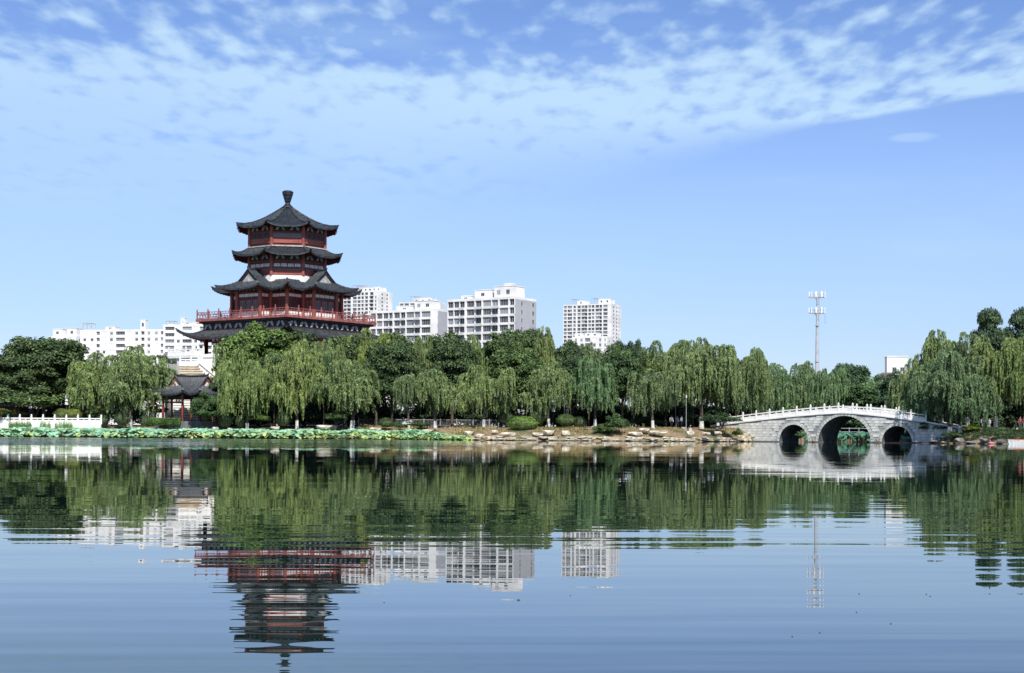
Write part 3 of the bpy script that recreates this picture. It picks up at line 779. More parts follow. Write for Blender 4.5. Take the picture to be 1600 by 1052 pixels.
# ------------------------------------------------------------------ stone bridge
BR = R(33)
bc = at(1305, 681, 200.0)
brg = empty('arch_bridge', 'grey stone bridge with three arches and white balustrade', 'bridge', (bc.x+3.4*math.sin(BR), 200.0+3.4*math.cos(BR), 0), -BR)
S0, S1 = -18.0, 17.0
def deckz(s): return 3.95-1.42*(max(0, 1-s)/16)**1.35 if s < 1 else 3.95-1.2*((s-1)/11)**1.4
ARCH = [(-5.8, 2.08, 2.35, 0.0), (1.25, 3.6, 3.5, 0.0), (8.3, 2.0, 2.2, 0.0)]
def archz(s):
    for c, hw, hz, z0 in ARCH:
        if abs(s-c) < hw: return z0+hz*math.sqrt(max(0, 1-((s-c)/hw)**2))
    return None
BW = 3.4
body = MB(); intr = MB()
ss = sorted(set([S0+i*0.25 for i in range(int((S1-S0)/0.25)+1)]+[c+hw*math.cos(PI*k/24) for c, hw, _, _ in ARCH for k in range(25)]))
def bot(s, side=0):
    z = archz(s+side*1e-5); return -1.2 if z is None else z
for a, b_ in zip(ss, ss[1:]):
    if b_-a < 1e-4: continue
    za, zb_ = bot(a, 1), bot(b_, -1)
    ins = archz((a+b_)/2) is not None
    if ins:
        za = archz(a+1e-4) or 0.0; zb_ = archz(b_-1e-4) or 0.0
    for y, fl in ((-BW, 0), (BW, 1)):
        q = [(a, y, za), (b_, y, zb_), (b_, y, deckz(b_)), (a, y, deckz(a))]
        body.add(q, [(0, 1, 2, 3) if not fl else (3, 2, 1, 0)])
    body.add([(a, -BW, deckz(a)), (b_, -BW, deckz(b_)), (b_, BW, deckz(b_)), (a, BW, deckz(a))], [(0, 1, 2, 3)])
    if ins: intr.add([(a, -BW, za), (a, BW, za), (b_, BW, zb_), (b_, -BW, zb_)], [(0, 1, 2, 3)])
for c, hw, hz, z0 in ARCH:
    for s in (c-hw, c+hw): body.add([(s, -BW, -1.2), (s, BW, -1.2), (s, BW, 0.02), (s, -BW, 0.02)], [(0, 1, 2, 3)])
for s in (S0, S1): body.add([(s, -BW, -1.2), (s, BW, -1.2), (s, BW, deckz(s)), (s, -BW, deckz(s))], [(0, 1, 2, 3)])
body.build('span_wall', M['facing'], brg); intr.build('arch_lining', M['dark_stone_shade'], brg)  # lining darker than the facing: barrel shade painted into the colour
# facing blocks
bmesh_ = {}
for L_ in (0.75, 0.95, 1.15):
    m = MB(); m.b2(0, L_-0.025, -0.05, 0.02, 0, 0.335); bmesh_[L_] = m.mesh('stone_block', M['block'])
nb = 0
row = 0
z = 0.02
small = MB()
while z < 4.0:
    s = S0+0.1+rng.random()*0.5
    while s < S1-0.2:
        L_ = rng.choice((0.75, 0.95, 1.15)); e = s+L_
        ok = z+0.335 < min(deckz(s), deckz(e))-0.16 and e < S1
        if ok:
            for c, hw, hz, z0 in ARCH:
                for q in (s, (s+e)/2, e):
                    for zq in (z, z+0.33):
                        if ((q-c)/(hw+0.36))**2+((zq-z0)/(hz+0.36))**2 < 1: ok = False
        if ok:
            g = 0.88+rng.random()*0.22
            if nb < 290 and (s < 13):
                o = place('stone_block', bmesh_[L_], brg, (s, -BW-rng.random()*0.015, z)); o.color = (g*1.02, g, g*0.97, 1); nb += 1
            else: small.b2(s, e-0.025, -BW-0.05, -BW+0.01, z, z+0.335)
            s = e
        else: s += 0.2
    z += 0.36; row += 1
if small.v: small.build('facing_stones', M['block'], brg, kind='stuff')
ft = MB()
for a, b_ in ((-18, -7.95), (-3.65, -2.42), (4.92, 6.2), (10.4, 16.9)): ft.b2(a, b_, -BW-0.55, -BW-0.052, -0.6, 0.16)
ft.build('footing', M['dark_stone_shade'], brg)
# voussoir rings, deck edge band
for c, hw, hz, z0 in ARCH:
    n = int(PI*(hw+hz)/2/0.42)
    rg = MB()
    for i in range(n):
        t0, t1 = PI*i/n+0.008, PI*(i+1)/n-0.008
        P2 = [(c+(hw+dr)*math.cos(tt), z0+(hz+dr)*math.sin(tt)) for dr, tt in ((0, t0), (0.34, t0), (0.34, t1), (0, t1))]
        rg.add([(x, -BW-0.08, zz_) for x, zz_ in P2]+[(x, -BW+0.05, zz_) for x, zz_ in P2], [(0, 1, 2, 3), (7, 6, 5, 4), (0, 4, 5, 1), (1, 5, 6, 2), (2, 6, 7, 3), (3, 7, 4, 0)])
    rg.build('arch_stones', M['voussoir'], brg, kind='stuff')
for y in (-BW, BW):
    cb = MB(); st_ = [S0+i*0.5 for i in range(int((S1-S0)/0.5)+1)]
    for a, b_ in zip(st_, st_[1:]):
        cb.add([(x, y+dy, deckz(x)+dz) for dz in (-0.14, 0.05) for x, dy in ((a, -0.17), (b_, -0.17), (b_, 0.17), (a, 0.17))], [(3, 2, 1, 0), (4, 5, 6, 7), (0, 1, 5, 4), (2, 3, 7, 6)])
    cb.build('deck_edge', M['marble'], brg)
posts = [-17.04+1.94*i for i in range(16)]
for y in (-BW, BW):
    for i, s in enumerate(posts):
        place('post', MARPOST, brg, (s, y, deckz(s)+0.03))
        if i < len(posts)-1:
            L_ = posts[i+1]-s; slp = (deckz(posts[i+1])-deckz(s))/L_
            place('panel', bal_panel(L_, slp, 0.84, 0.52, 2, 0.15), brg, (s, y, deckz(s)+0.04))

# ------------------------------------------------------------------ lakeside balustrade on the left
wb = empty('lakeside_balustrade', 'white stone balustrade running along the lotus bed on the left', 'balustrade', (at(-60, 681, 199.2).x, 199.2, 0), 0)
x0w = wb.location.x; x1w = at(158, 681, 199.2).x
wz_ = 1.72
b = MB(); b.b2(0, x1w-x0w, -0.25, 0.3, 0.0, wz_); b.build('wall_base', M['marble'], wb)
npn = 12; Lp = (x1w-x0w)/npn
pmw = bal_panel(Lp, 0, 0.80, 0.52, 2, 0.14)
for j in range(npn+1):
    place('post', MARPOST, wb, (j*Lp, 0, wz_-0.02))
    if j < npn: place('panel', pmw, wb, (j*Lp, 0, wz_-0.01))

# ------------------------------------------------------------------ white apartment blocks beyond the park
def building(name, label, px, D, th, W_, dep, ztop, nf, fh, cols, side=(), sidem=None, group=None, pier=0.35, band=0.78, extras=(), wallm=None, sillm=None, solid=None):
    """cols: (x0, x1, style) on the front; storeys counted from the top"""
    p = at(px, 681, D); wallm = wallm or M['plaster']
    cols = [(a-0.10, b_+0.10, t_) if t_ != 's' else (a, b_, t_) for a, b_, t_ in cols]
    o = empty(name, label, 'building', (p.x, D, 0), -R(th), group)
    z0 = 1.0
    b = MB(); b.b2(0.02, W_-0.02, 0.6, dep, z0, ztop-0.4); b.build('wall', wallm, o)
    b = MB(); b.b2(0, W_, 0, dep+0.02, ztop-0.4, ztop+0.5); b.build('parapet', wallm, o)
    f = ((0, 0.6), (1, 0))
    zlow = ztop-0.4-nf*fh
    b = MB(); b.b2(0, W_, 0, 0.598, z0, zlow); b.build('lower_wall', wallm, o)
    # floor bands and piers
    bandm = MB().b2(0, W_, 0.0, 0.598, 0, band).mesh('floor_band', wallm)
    for k in range(1, nf+1): place('floor_band', bandm, o, (0, 0, ztop-0.4-k*fh))
    xs = 0.0; piers = []
    for x0, x1, stl in cols:
        if x0 > xs+0.02: piers.append((xs, x0))
        xs = x1
    if xs < W_-0.02: piers.append((xs, W_))
    for a, b_ in piers:
        q = MB(); q.b2(a, b_, -0.02, 0.6, zlow, ztop-0.402); q.build('wall_pier', wallm, o)
    for x0, x1, stl in cols:
        ww = x1-x0
        for k in range(nf):
            zf_ = ztop-0.4-(k+1)*fh+band; hh = fh-band-0.02
            if stl == 'w': window(o, f, (x0+x1)/2, 0.15, zf_, ww-0.04, hh, max(2, int(ww/0.85)), 0.10)
            elif stl == 'd': window(o, f, (x0+x1)/2, 0.05, zf_, ww-0.04, hh, 1, 0.10)
            elif stl == 'b':
                if rng.random() < 0.55:
                    if 'ac' not in WC: WC['ac'] = MB().b2(-0.45, 0.45, -0.42, 0, 0, 0.62).mesh('air_conditioner', M['frame'])
                    place('air_conditioner', WC['ac'], o, ((x0 if rng.random() < 0.5 else x1), -0.03, zf_-0.75))
                window(o, f, (x0+x1)/2, 0.04, zf_, ww-0.04, hh, 1, 0.10)
                if ('bp', round(ww, 2)) not in WC: WC[('bp', round(ww, 2))] = MB().b2(-ww/2, ww/2, -0.75, -0.02, 0, 0.12).b2(-ww/2, ww/2, -0.75, -0.69, 0.12, 0.85).mesh('balcony', M['frame'])
                place('balcony', WC[('bp', round(ww, 2))], o, ((x0+x1)/2, 0, zf_-0.9))
            elif stl == 's':
                if ('sp', round(ww, 2), round(fh, 2), wallm.name) not in WC: WC[('sp', round(ww, 2), round(fh, 2), wallm.name)] = MB().b2(-ww/2, ww/2, 0.1, 0.598, 0, fh-band).mesh('wall_panel', wallm)
                place('wall_panel', WC[('sp', round(ww, 2), round(fh, 2), wallm.name)], o, ((x0+x1)/2, 0, zf_-0.001))
                if rng.random() < (0.5 if band > 1.2 else 0.8): window(o, ((0, 0.1), (1, 0)), (x0+x1)/2, 0.03, zf_+0.1, min(1.5, ww*0.6), hh-0.3, 1, 0.1)
    fs = ((W_-0.02, 0), (0, 1))
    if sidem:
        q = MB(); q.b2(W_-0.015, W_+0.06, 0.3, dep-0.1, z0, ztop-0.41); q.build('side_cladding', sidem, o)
    for y_, wd, ht in side:
        for k in range(nf): window(o, fs, y_, 0.1, ztop-0.4-(k+1)*fh+band, wd, ht, 1, 0.12)
    for (x0, x1, y0, y1, h, kind) in extras:
        if kind == 'box':
            q = MB(); q.b2(x0, x1, y0, y1, ztop+0.5, ztop+0.5+h); q.b2(x0-0.15, x1+0.15, y0-0.15, y1+0.15, ztop+0.5+h, ztop+0.75+h)
            ph = q.build('penthouse', wallm, o)
            fp = ((0, y0), (1, 0)); nn = max(1, int((x1-x0)/4))
            for j in range(nn): window(ph, fp, x0+(x1-x0)*(j+0.5)/nn, 0.03, ztop+0.5+h*0.3, min(1.6, (x1-x0)/nn*0.5), h*0.42, 1, 0.1)
        elif kind == 'pergola':
            q = MB()
            for xx in (x0, (x0+x1)/2, x1):
                for yy in (y0, y1): q.b2(xx-0.12, xx+0.12, yy-0.12, yy+0.12, ztop+0.5, ztop+0.5+h)
            for yy in (y0, y1): q.b2(x0-0.2, x1+0.2, yy-0.12, yy+0.12, ztop+0.5+h, ztop+0.8+h)
            nn = int((x1-x0)/0.9)
            for j in range(nn+1): q.b2(x0+j*(x1-x0)/nn-0.07, x0+j*(x1-x0)/nn+0.07, y0-0.3, y1+0.3, ztop+0.801+h, ztop+0.95+h)
            q.build('pergola', M['plaster2'], o)
    return o

# block with wide glazed balconies (x 697-833)
D = 560
zt = zat(760, 471, D)
building('apartment_building', 'white mid-rise block with wide glazed balconies and grey end wall, left of the tower', 697.6, D, 33, 29.5, 14.5, zt, 7, 3.05,
         [(0.3, 2.6, 'w'), (3.0, 5.2, 'w'), (5.5, 7.6, 'b'), (8.6, 11.9, 'w'), (12.5, 15.0, 'b'), (15.7, 19.2, 'w'), (19.6, 22.2, 'b'), (23.0, 26.6, 'w'), (27.3, 29.2, 'd')],
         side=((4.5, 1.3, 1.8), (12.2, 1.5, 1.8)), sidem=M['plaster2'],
         extras=((3.5, 7.5, 4, 9, 1.3, 'box'), (9.5, 16.5, 4, 11, 3.2, 'box'), (18.0, 26.0, 4, 12, 4.2, 'box'), (21.0, 24.0, 6, 9, 5.2, 'box')))
D = 600
zt = zat(640, 489, D)
building('apartment_building', 'lower white apartment block with stepped penthouses, just right of the pagoda terrace', 577, D, 30, 31.5, 14.0, zt, 6, 3.05,
         [(0.4, 2.6, 'w'), (3.2, 5.8, 'w'), (6.3, 8.6, 'w'), (8.9, 10.6, 'b'), (11.4, 14.0, 'w'), (14.5, 16.6, 'b'), (17.2, 20.6, 'w'), (20.9, 23.4, 'b'), (24.2, 28.2, 'w')],
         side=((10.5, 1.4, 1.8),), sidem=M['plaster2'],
         extras=((10.5, 18.0, 3, 9, 1.6, 'box'), (19.0, 27.0, 3, 9, 3.4, 'box')))
D = 1200
zt = zat(575, 459, D)
building('apartment_tower', 'tall white apartment tower with roof pergolas, behind the pagoda terrace', 520, D, 28, 42, 20, zt, 10, 2.95,
         [(1, 4, 'w'), (5, 8, 'w'), (9.5, 12, 'd'), (13, 16, 'b'), (18, 21.5, 'w'), (22.5, 25, 'w'), (26, 28, 'd'), (29.5, 32, 'w'), (34, 37, 'b'), (38, 40.5, 's')],
         side=((5, 2.0, 1.5), (12, 2.0, 1.5)), extras=((15, 24, 4, 12, 5.0, 'pergola'), (16, 40, 6, 14, 3.5, 'box')))
D = 1000
zt = zat(655, 474, D)
building('apartment_building', 'white apartment block with rooftop pergola, seen between the two lower blocks', 622, D, 24, 26, 16, zt, 8, 3.0,
         [(0.6, 3.2, 'w'), (4.2, 7.2, 'w'), (8.4, 11.4, 'b'), (12.6, 15.8, 'w'), (17, 20, 'w'), (21.2, 24.6, 'd')],
         extras=((7, 13, 3, 9, 3.6, 'pergola'), (8, 22, 5, 12, 2.6, 'box')), side=((5, 1.6, 1.6),))
D = 1230
zt = zat(920, 478, D)
building('apartment_tower', 'tall white tower block standing alone with many rows of small windows', 878.8, D, 25, 41.5, 22, zt, 13, 3.0,
         [(0.5, 2.9, 'w'), (3.8, 5.4, 'd'), (5.6, 7.6, 'w'), (8.8, 10.8, 'w'), (12.4, 15.0, 'w'), (15.8, 18.4, 'w'), (18.8, 20.8, 'b'), (21.8, 24.0, 'w'), (24.8, 26.8, 'd'), (28.0, 30.8, 'w'), (31.4, 33.4, 'b'), (34.6, 38.2, 'w')],
         side=((5, 2.2, 1.5), (12, 2.4, 1.5), (17, 1.4, 1.5)), extras=((6, 10, 2, 8, 4.2, 'pergola'), (10.5, 17, 4, 14, 3.2, 'box'), (24, 28.5, 2, 8, 4.4, 'pergola'), (29, 39, 4, 14, 4.2, 'box')))
D = 900
zt = zat(920, 528, D)
building('apartment_building', 'low white block with dark glazed attic in front of the tower block', 893, D, 20, 21.5, 12, zt, 5, 3.0,
         [(1, 3.5, 's'), (4.5, 7, 's'), (8, 11, 'w'), (12.5, 15, 's'), (16, 18.5, 's'), (19.5, 21, 's')], side=((4, 1.6, 1.5),), extras=((7.5, 15.5, 1.5, 7, 2.2, 'box'), (1, 6, 2, 7, 2.0, 'box')))
# long white slab on the left, in three stepped lengths
D = 760
for i, (pa, ytop, W_, th, lab, ex) in enumerate((
        (75, 527.5, 16, 20, 'small white block with two rooftop turrets at the far left of the slabs', ((1, 6.5, 2, 7, 3.6, 'box'), (9.5, 15, 2, 7, 3.8, 'box'))),
        (124, 520, 62, 12, 'long white apartment slab with tiny windows above the round willow', ((1, 5.5, 1, 5, 3.0, 'pergola'), (13, 18, 1, 6, 1.6, 'box'), (31.0, 33.5, 2, 5, 4.8, 'box'), (43, 49, 2, 6, 2.2, 'box'), (52, 54, 2, 5, 5.5, 'box'))),
        (254, 515, 46, 10, 'white apartment slab with wide windows just left of the pagoda', ((1, 5, 1, 5, 1.6, 'pergola'), (9, 20, 1, 6, 1.2, 'box'), (24, 34, 1, 6, 2.0, 'box'))))):
    zt = zat(pa+30, ytop, D)
    cols = []; x = 1.0; styles = 'ssdsswssdsswsds' if i < 2 else 'wswsbwswswb'
    j = 0
    while x < W_-3.5:
        stl = styles[j % len(styles)]; ww = {'s': 3.0, 'd': 1.6, 'w': 4.6, 'b': 2.4}[stl]
        if x+ww > W_-0.5: break
        cols.append((x, x+ww, stl)); x += ww+(0.9 if i < 2 else 0.6); j += 1
    building('apartment_building', lab, pa, D-i*12, th, W_, 12, zt, 9, 3.05, cols, side=((3, 1.4, 1.4), (7.5, 1.4, 1.4)), extras=ex, band=1.35)
# plain white buildings on the right
D = 520
p = at(1385, 681, D); zt = zat(1400, 558, D)
o = empty('white_building', 'plain white building corner showing left of the right-hand willows', 'building', (p.x, D, 0), -R(10))
b = MB(); b.b2(0, 7, 0, 10, 1, zt); b.build('wall', M['plaster'], o)
b = MB(); b.b2(-0.15, 7.15, -0.15, 10.15, zt, zt+0.35); b.build('parapet', M['plaster'], o)
for k in range(2): window(o, ((0, 0), (1, 0)), 2.5+2.6*k, 0.03, zt-5, 1.4, 1.5, 1, 0.1)
D = 430
p = at(1366, 681, D); zt = zat(1370, 585, D)
o = empty('small_house', 'small white house with brownish hipped roof among the far trees', 'house', (p.x, D, 0), -R(14))
b = MB(); b.b2(0, 7, 0, 6, 1, zt-1.2); b.build('wall', M['plaster'], o)
b = MB(); b.add([(-0.4, -0.4, zt-1.2), (7.4, -0.4, zt-1.2), (7.4, 6.4, zt-1.2), (-0.4, 6.4, zt-1.2), (2, 3, zt+0.6), (5, 3, zt+0.6)], [(0, 1, 5, 4), (1, 2, 5), (2, 3, 4, 5), (3, 0, 4), (3, 2, 1, 0)]); b.build('roof', mat('brown_tile', (0.12, 0.10, 0.10), 0.7), o)
for k in range(3): window(o, ((0, 0), (1, 0)), 1.4+2.1*k, 0.03, zt-3.4, 1.1, 1.3, 1, 0.09)
# low grey-roofed hall at the far left
D = 209
p = at(-40, 681, D); xr = at(31, 681, D).x-p.x
o = empty('tiled_hall', 'low dark hall with grey tiled roof at the left edge behind the balustrade', 'building', (p.x, D, 0), 0)
ze, zr = zat(10, 632, D), zat(10, 617, D)
b = MB(); b.b2(0, xr-0.4, 0, 6, 1.6, ze); b.build('wall', M['darkwood'], o)
sf, rb = MB(), MB()
roof_face((-0.8, -1.2), (xr+0.6, -1.2), (-0.5, 2.8), (xr, 2.8), zr, ze-0.1, 0.25, surf=sf, ribs=rb, fascia=sf, flare=0.2)
r_ = sf.build('roof', M['tile'], o); rb.build('tile_rows', M['rib'], r_, kind='stuff')
b = MB(); b.tube([(-0.6, 2.8, zr+0.12), (xr+0.1, 2.8, zr+0.12)], 0.17, 6); b.build('ridge', M['rib'], r_)
cmm = MB(); cmm.lathe([(0.14, 1.6), (0.14, ze-0.1)], 8); cmm = cmm.mesh('column', M['redwall'])
for j in range(4): place('column', cmm, o, (xr-0.5-j*2.0, -0.5, 0))
D = 212
p = at(112, 681, D); xr = at(121, 681, D).x-p.x+1.4
o = empty('tiled_hall', 'dark little hall with grey eave between the dark trees and the round willow', 'building', (p.x-0.6, D, 0), 0)
ze = zat(115, 631, D)
b = MB(); b.b2(0, xr, 0, 4, 1.6, ze); b.build('wall', M['darkwood'], o)
sf, rb = MB(), MB(); roof_face((-0.5, -0.8), (xr+0.5, -0.8), (-0.2, 2), (xr+0.2, 2), ze+1.3, ze-0.05, 0.2, surf=sf, ribs=rb, fascia=sf, flare=0.2)
r_ = sf.build('roof', M['tile'], o); rb.build('tile_rows', M['rib'], r_, kind='stuff')

# ------------------------------------------------------------------ telecom mast
D = 450
p = at(1275.5, 681, D)
ms = empty('telecom_mast', 'tall pale telecom mast with two rings of white antenna panels', 'mast', (p.x, D, 1.7))
H = zat(1276, 453, D)-1.7
b = MB(); b.tube([(0, 0, 0), (0, 0, H*0.5), (0, 0, H-0.3)], [0.62, 0.48, 0.26], 12); b.build('pole', M['steel'], ms)
b = MB()
for k in range(int(H/0.7)): b.box((0.62-0.30*k*0.7/H, 0, 0.6+k*0.7), (0.32, 0.04, 0.05))
for s in (-0.1, 0.2): b.tube([(0.66+s, 0, 0.2), (0.36+s, 0, H-3)], 0.03, 4)
b.build('ladder', M['steel'], ms)
b = MB()
for z in (H*0.25, H*0.5, H*0.75): b.lathe([(0.62, z-0.05), (0.70, z-0.04), (0.70, z+0.04), (0.62, z+0.05)], 12)
b.build('flange_rings', M['pole'], ms)
pnl = MB(); pnl.box((0, 0, 0.8), (0.38, 0.18, 1.7)); pnl.box((0, 0.2, 0.4), (0.08, 0.3, 0.08)); pnl.box((0, 0.2, 1.2), (0.08, 0.3, 0.08)); pnl = pnl.mesh('antenna_panel', M['white'])
for zc_ in (H-2.2, H-6.9):
    b = MB(); n = 12
    ring = [(2.2*math.cos(2*PI*k/n), 2.2*math.sin(2*PI*k/n), zc_) for k in range(n+1)]
    b.tube(ring, 0.07, 5, False); b.tube([(x*0.98, y*0.98, z+0.85) for x, y, z in ring], 0.05, 5, False)
    for k in range(0, n, 2): b.tube([(0, 0, zc_), ring[k]], 0.06, 4); b.tube([(0, 0, zc_-0.9), (ring[k][0]*0.6, ring[k][1]*0.6, zc_)], 0.05, 4)
    b.build('antenna_ring', M['steel'], ms)
    for k in range(9):
        a = 2*PI*k/9+0.2
        place('antenna_panel', pnl, ms, (2.35*math.cos(a), 2.35*math.sin(a), zc_-0.05), a+PI/2)
b = MB(); b.tube([(2.3, 0, H-7), (2.35, 0, H-9.6)], 0.03, 4); b.box((2.35, 0, H-9.7), (0.12, 0.12, 0.3)); b.build('hanging_cable', M['dark'], ms)

# ------------------------------------------------------------------ foliage meshes
def quad_mesh(name, c, ax, ay, mtl):
    N = len(c)
    v = np.empty((N, 4, 3), np.float32); v[:, 0] = c-ay; v[:, 1] = c+ax; v[:, 2] = c+ay; v[:, 3] = c-ax
    me = bpy.data.meshes.new(name)
    me.vertices.add(N*4); me.vertices.foreach_set('co', v.ravel())
    me.loops.add(N*4); me.loops.foreach_set('vertex_index', np.arange(N*4, dtype=np.int32))
    me.polygons.add(N); me.polygons.foreach_set('loop_start', np.arange(0, N*4, 4, dtype=np.int32))
    me.polygons.foreach_set('loop_total', np.full(N, 4, np.int32))
    me.materials.append(mtl); me.update(calc_edges=True); return me
def unit(v): return v/np.maximum(np.linalg.norm(v, axis=-1, keepdims=True), 1e-6)
def willow_crown(seed, lowest=2.0, Rr=5.0, H=12.0, lobes=27, tass=17, droop=1.0):
    """tiers of arching boughs, each shedding bunches of hanging shoots"""
    g = np.random.default_rng(seed); C, AX, AY = [], [], []
    nl = 6; lead = [(0.0, 0.0, H)]
    for i in range(nl):
        a = 2*PI*(i+g.random()*0.7)/nl; rr = Rr*(0.45+0.25*g.random())
        lead.append((rr*math.cos(a), rr*math.sin(a), H*(0.74+0.24*g.random())))
    for l in range(lobes):
        lx, ly, lh = lead[l % len(lead)]
        k = l//len(lead)
        cx, cy = lx+g.normal()*Rr*0.20, ly+g.normal()*Rr*0.20
        top = lh-k*(0.9+0.5*g.random())-((cx-lx)**2+(cy-ly)**2)*0.25
        top = max(top, lowest+1.8+g.random()*2)
        lr = 0.7+g.random()*0.9
        lobe_low = max(lowest, top-2.6-g.random()*4.2)
        for s in range(tass):
            a = g.random()*2*PI; el = math.asin(g.random()**0.7)
            o = np.array([math.cos(a), math.sin(a)])
            s0 = np.array([cx+lr*math.cos(el)*o[0]*0.8, cy+lr*math.cos(el)*o[1]*0.8, top-lr*0.8+lr*0.8*math.sin(el)])
            outb = 0.2+g.random()*0.9
            low = lobe_low+g.random()**2*2.5
            L0 = min(s0[2]-low, (1.6+g.random()*4.6)*droop)
            if L0 < 0.5: continue
            ph = g.random()*6
            for q in range(6):
                L_ = L0*(0.55+0.45*g.random())
                n = int(L_/0.15)+1; sv = (np.arange(n)+g.random(n)*0.9)*0.15
                jx, jy = g.normal()*0.085, g.normal()*0.085
                sway = 0.09*np.sin(sv*0.8+ph)+g.normal()*0.012*sv
                ra = outb*(1-np.exp(-sv/0.7))
                P_ = np.stack([s0[0]+jx+o[0]*ra+sway*-o[1], s0[1]+jy+o[1]*ra+sway*o[0], s0[2]+0.35*np.sin(np.minimum(sv, 1.2)/1.2*PI)-np.maximum(sv-0.25, 0)], 1)
                P_ += g.normal(size=P_.shape)*0.035
                dn = unit(np.stack([g.normal(size=n)*0.32, g.normal(size=n)*0.32, -np.ones(n)], 1))
                up = np.exp(-sv/0.9)[:, None]                      # near the bough leaves lie flatter and catch the sun
                dn = unit(dn*(1-0.6*up)+up*np.array([o[0], o[1], 0.1])*0.6)
                sd = unit(np.cross(dn, unit(g.normal(size=(n, 3))+np.array([-o[1], o[0], 0])*0.3)))
                hl = 0.15+g.random(n)*0.08; hw = 0.038+g.random(n)*0.02
                C.append(P_); AY.append(dn*hl[:, None]); AX.append(sd*hw[:, None])
    return quad_mesh('crown', np.concatenate(C), np.concatenate(AX), np.concatenate(AY), M['willow'])
def leafy(seed, clumps, n, ls=0.14, up=0.5, mtl=None, flat=0.75):
    """clumps: list of (x,y,z,r)"""
    g = np.random.default_rng(seed); C, AX, AY = [], [], []
    for (x, y, z, r) in clumps:
        k = max(20, int(n*(r**2)))
        d = unit(g.normal(size=(k, 3))); rad = r*(0.55+0.5*g.random(k)**0.7)
        d[:, 2] = np.where(d[:, 2] < -0.4, -d[:, 2]*0.5, d[:, 2])
        C.append(np.array([x, y, z])+d*rad[:, None]*np.array([1, 1, flat])+g.normal(size=(k, 3))*0.07)
        nrm = unit(d*0.8+g.normal(size=(k, 3))*0.55+np.array([0, 0, up]))
        t_ = unit(np.cross(nrm, unit(g.normal(size=(k, 3))))); s_ = np.cross(nrm, t_)
        sz = ls*(0.7+0.6*g.random(k))
        AX.append(t_*sz[:, None]*0.62); AY.append(s_*sz[:, None])
    return quad_mesh('crown', np.concatenate(C), np.concatenate(AX), np.concatenate(AY), mtl or M['leaf'])
def broad_crown(seed, Rr=5.0, zc_=6.9, rz=4.1, n=95, dens=190, ls=0.17, lumpy=1.0):
    g = np.random.default_rng(seed); cl = []
    big = [(g.normal()*2.0, g.normal()*2.0, g.normal()*1.4) for _ in range(7)]
    for i in range(n):
        d = unit(g.normal(size=3)); 
        if d[2] < -0.55: d[2] = -d[2]
        f = 0.55+0.42*g.random()**0.5
        bump = 1+lumpy*0.13*math.sin(3*math.atan2(d[1], d[0])+seed)+lumpy*0.08*math.sin(5*d[2]*2+seed*2)
        r = 0.7+g.random()*0.65
        cl.append((d[0]*(Rr-r*0.7)*f*bump, d[1]*(Rr-r*0.7)*f*bump, zc_+d[2]*(rz-r*0.4)*f*bump, r))
    for i in range(16): cl.append((g.normal()*1.4, g.normal()*1.4, zc_+g.normal()*1.3, 1.4))
    return leafy(seed, cl, dens, ls)
def layered_crown(seed):
    g = np.random.default_rng(seed); cl = []
    for i in range(95):
        z = 4.5+g.random()*6.6; q = (z-4.5)/6.6; Rm = 4.2*math.sin(PI*(0.22+0.70*q))+0.5
        a = g.random()*2*PI; rr = Rm*(0.35+0.6*math.sqrt(g.random()))
        cl.append((rr*math.cos(a), rr*math.sin(a), z, 0.9+g.random()*0.8))
    for z in (5,6,7,8,9,10): cl.append((0, 0, z, 1.9))
    return leafy(seed, cl, 210, 0.17, 0.9, flat=0.45)
def trunk_mesh(seed, H=8.0, r0=0.30, limbs=7, spread=2.6, lean=0.3, white=True):
    g = random.Random(seed); m = MB(); lx, ly = g.uniform(-lean, lean), g.uniform(-lean, lean)
    z0 = 1.6 if white else 0.0
    def ax(z): return (lx*(z/H)**1.3*2, ly*(z/H)**1.3*2, z)
    zs = [z0, H*0.25, H*0.45, H*0.7, H] if z0 < H*0.25 else [z0, H*0.45, H*0.7, H]
    m.tube([ax(z) for z in zs], [r0*(1-0.75*z/H) for z in zs], 8)
    for k in range(limbs):
        zb = H*(0.3+0.55*k/limbs); a = g.uniform(0, 2*PI); p0 = Vector(ax(zb)); L_ = spread*g.uniform(0.7, 1.2)
        p1 = p0+Vector((math.cos(a)*L_*0.5, math.sin(a)*L_*0.5, L_*0.6)); p2 = p0+Vector((math.cos(a)*L_, math.sin(a)*L_, L_*0.95))
        rr = r0*(1-0.7*zb/H)*0.6
        m.tube([p0, p1, p2], [rr, rr*0.6, rr*0.25], 6)
    tm = m.mesh('trunk', M['bark'])
    if not white: return tm, None
    b = MB(); b.tube([(0, 0, -0.15), (0, 0, 0.15), ax(0.8), ax(1.6)], [r0*1.45, r0*1.2, r0*1.06, r0*1.0], 10)
    return tm, b.mesh('whitewashed_base', M['lime'])
WIL = [willow_crown(11+i, lowest=(1.5, 2.2, 2.0, 2.6, 1.8)[i]) for i in range(5)]
WILN = [willow_crown(40+i, lowest=1.9, Rr=3.2, lobes=14, tass=26) for i in range(2)]    # narrow, for a thin tree
BRO = [broad_crown(21+i) for i in range(4)]
LAY = [layered_crown(31)]
TRW = [trunk_mesh(50+i) for i in range(3)]
TRB = [trunk_mesh(60+i, H=8.5, r0=0.26, limbs=9, white=False) for i in range(2)]
def bounds(me):
    co = np.empty(len(me.vertices)*3, np.float32); me.vertices.foreach_get('co', co); co = co.reshape(-1, 3)
    r = np.hypot(co[:, 0], co[:, 1]); return float(np.percentile(r, 91))*2, float(np.percentile(co[:, 2], 99.85))
BND = {}
tcount = [0]
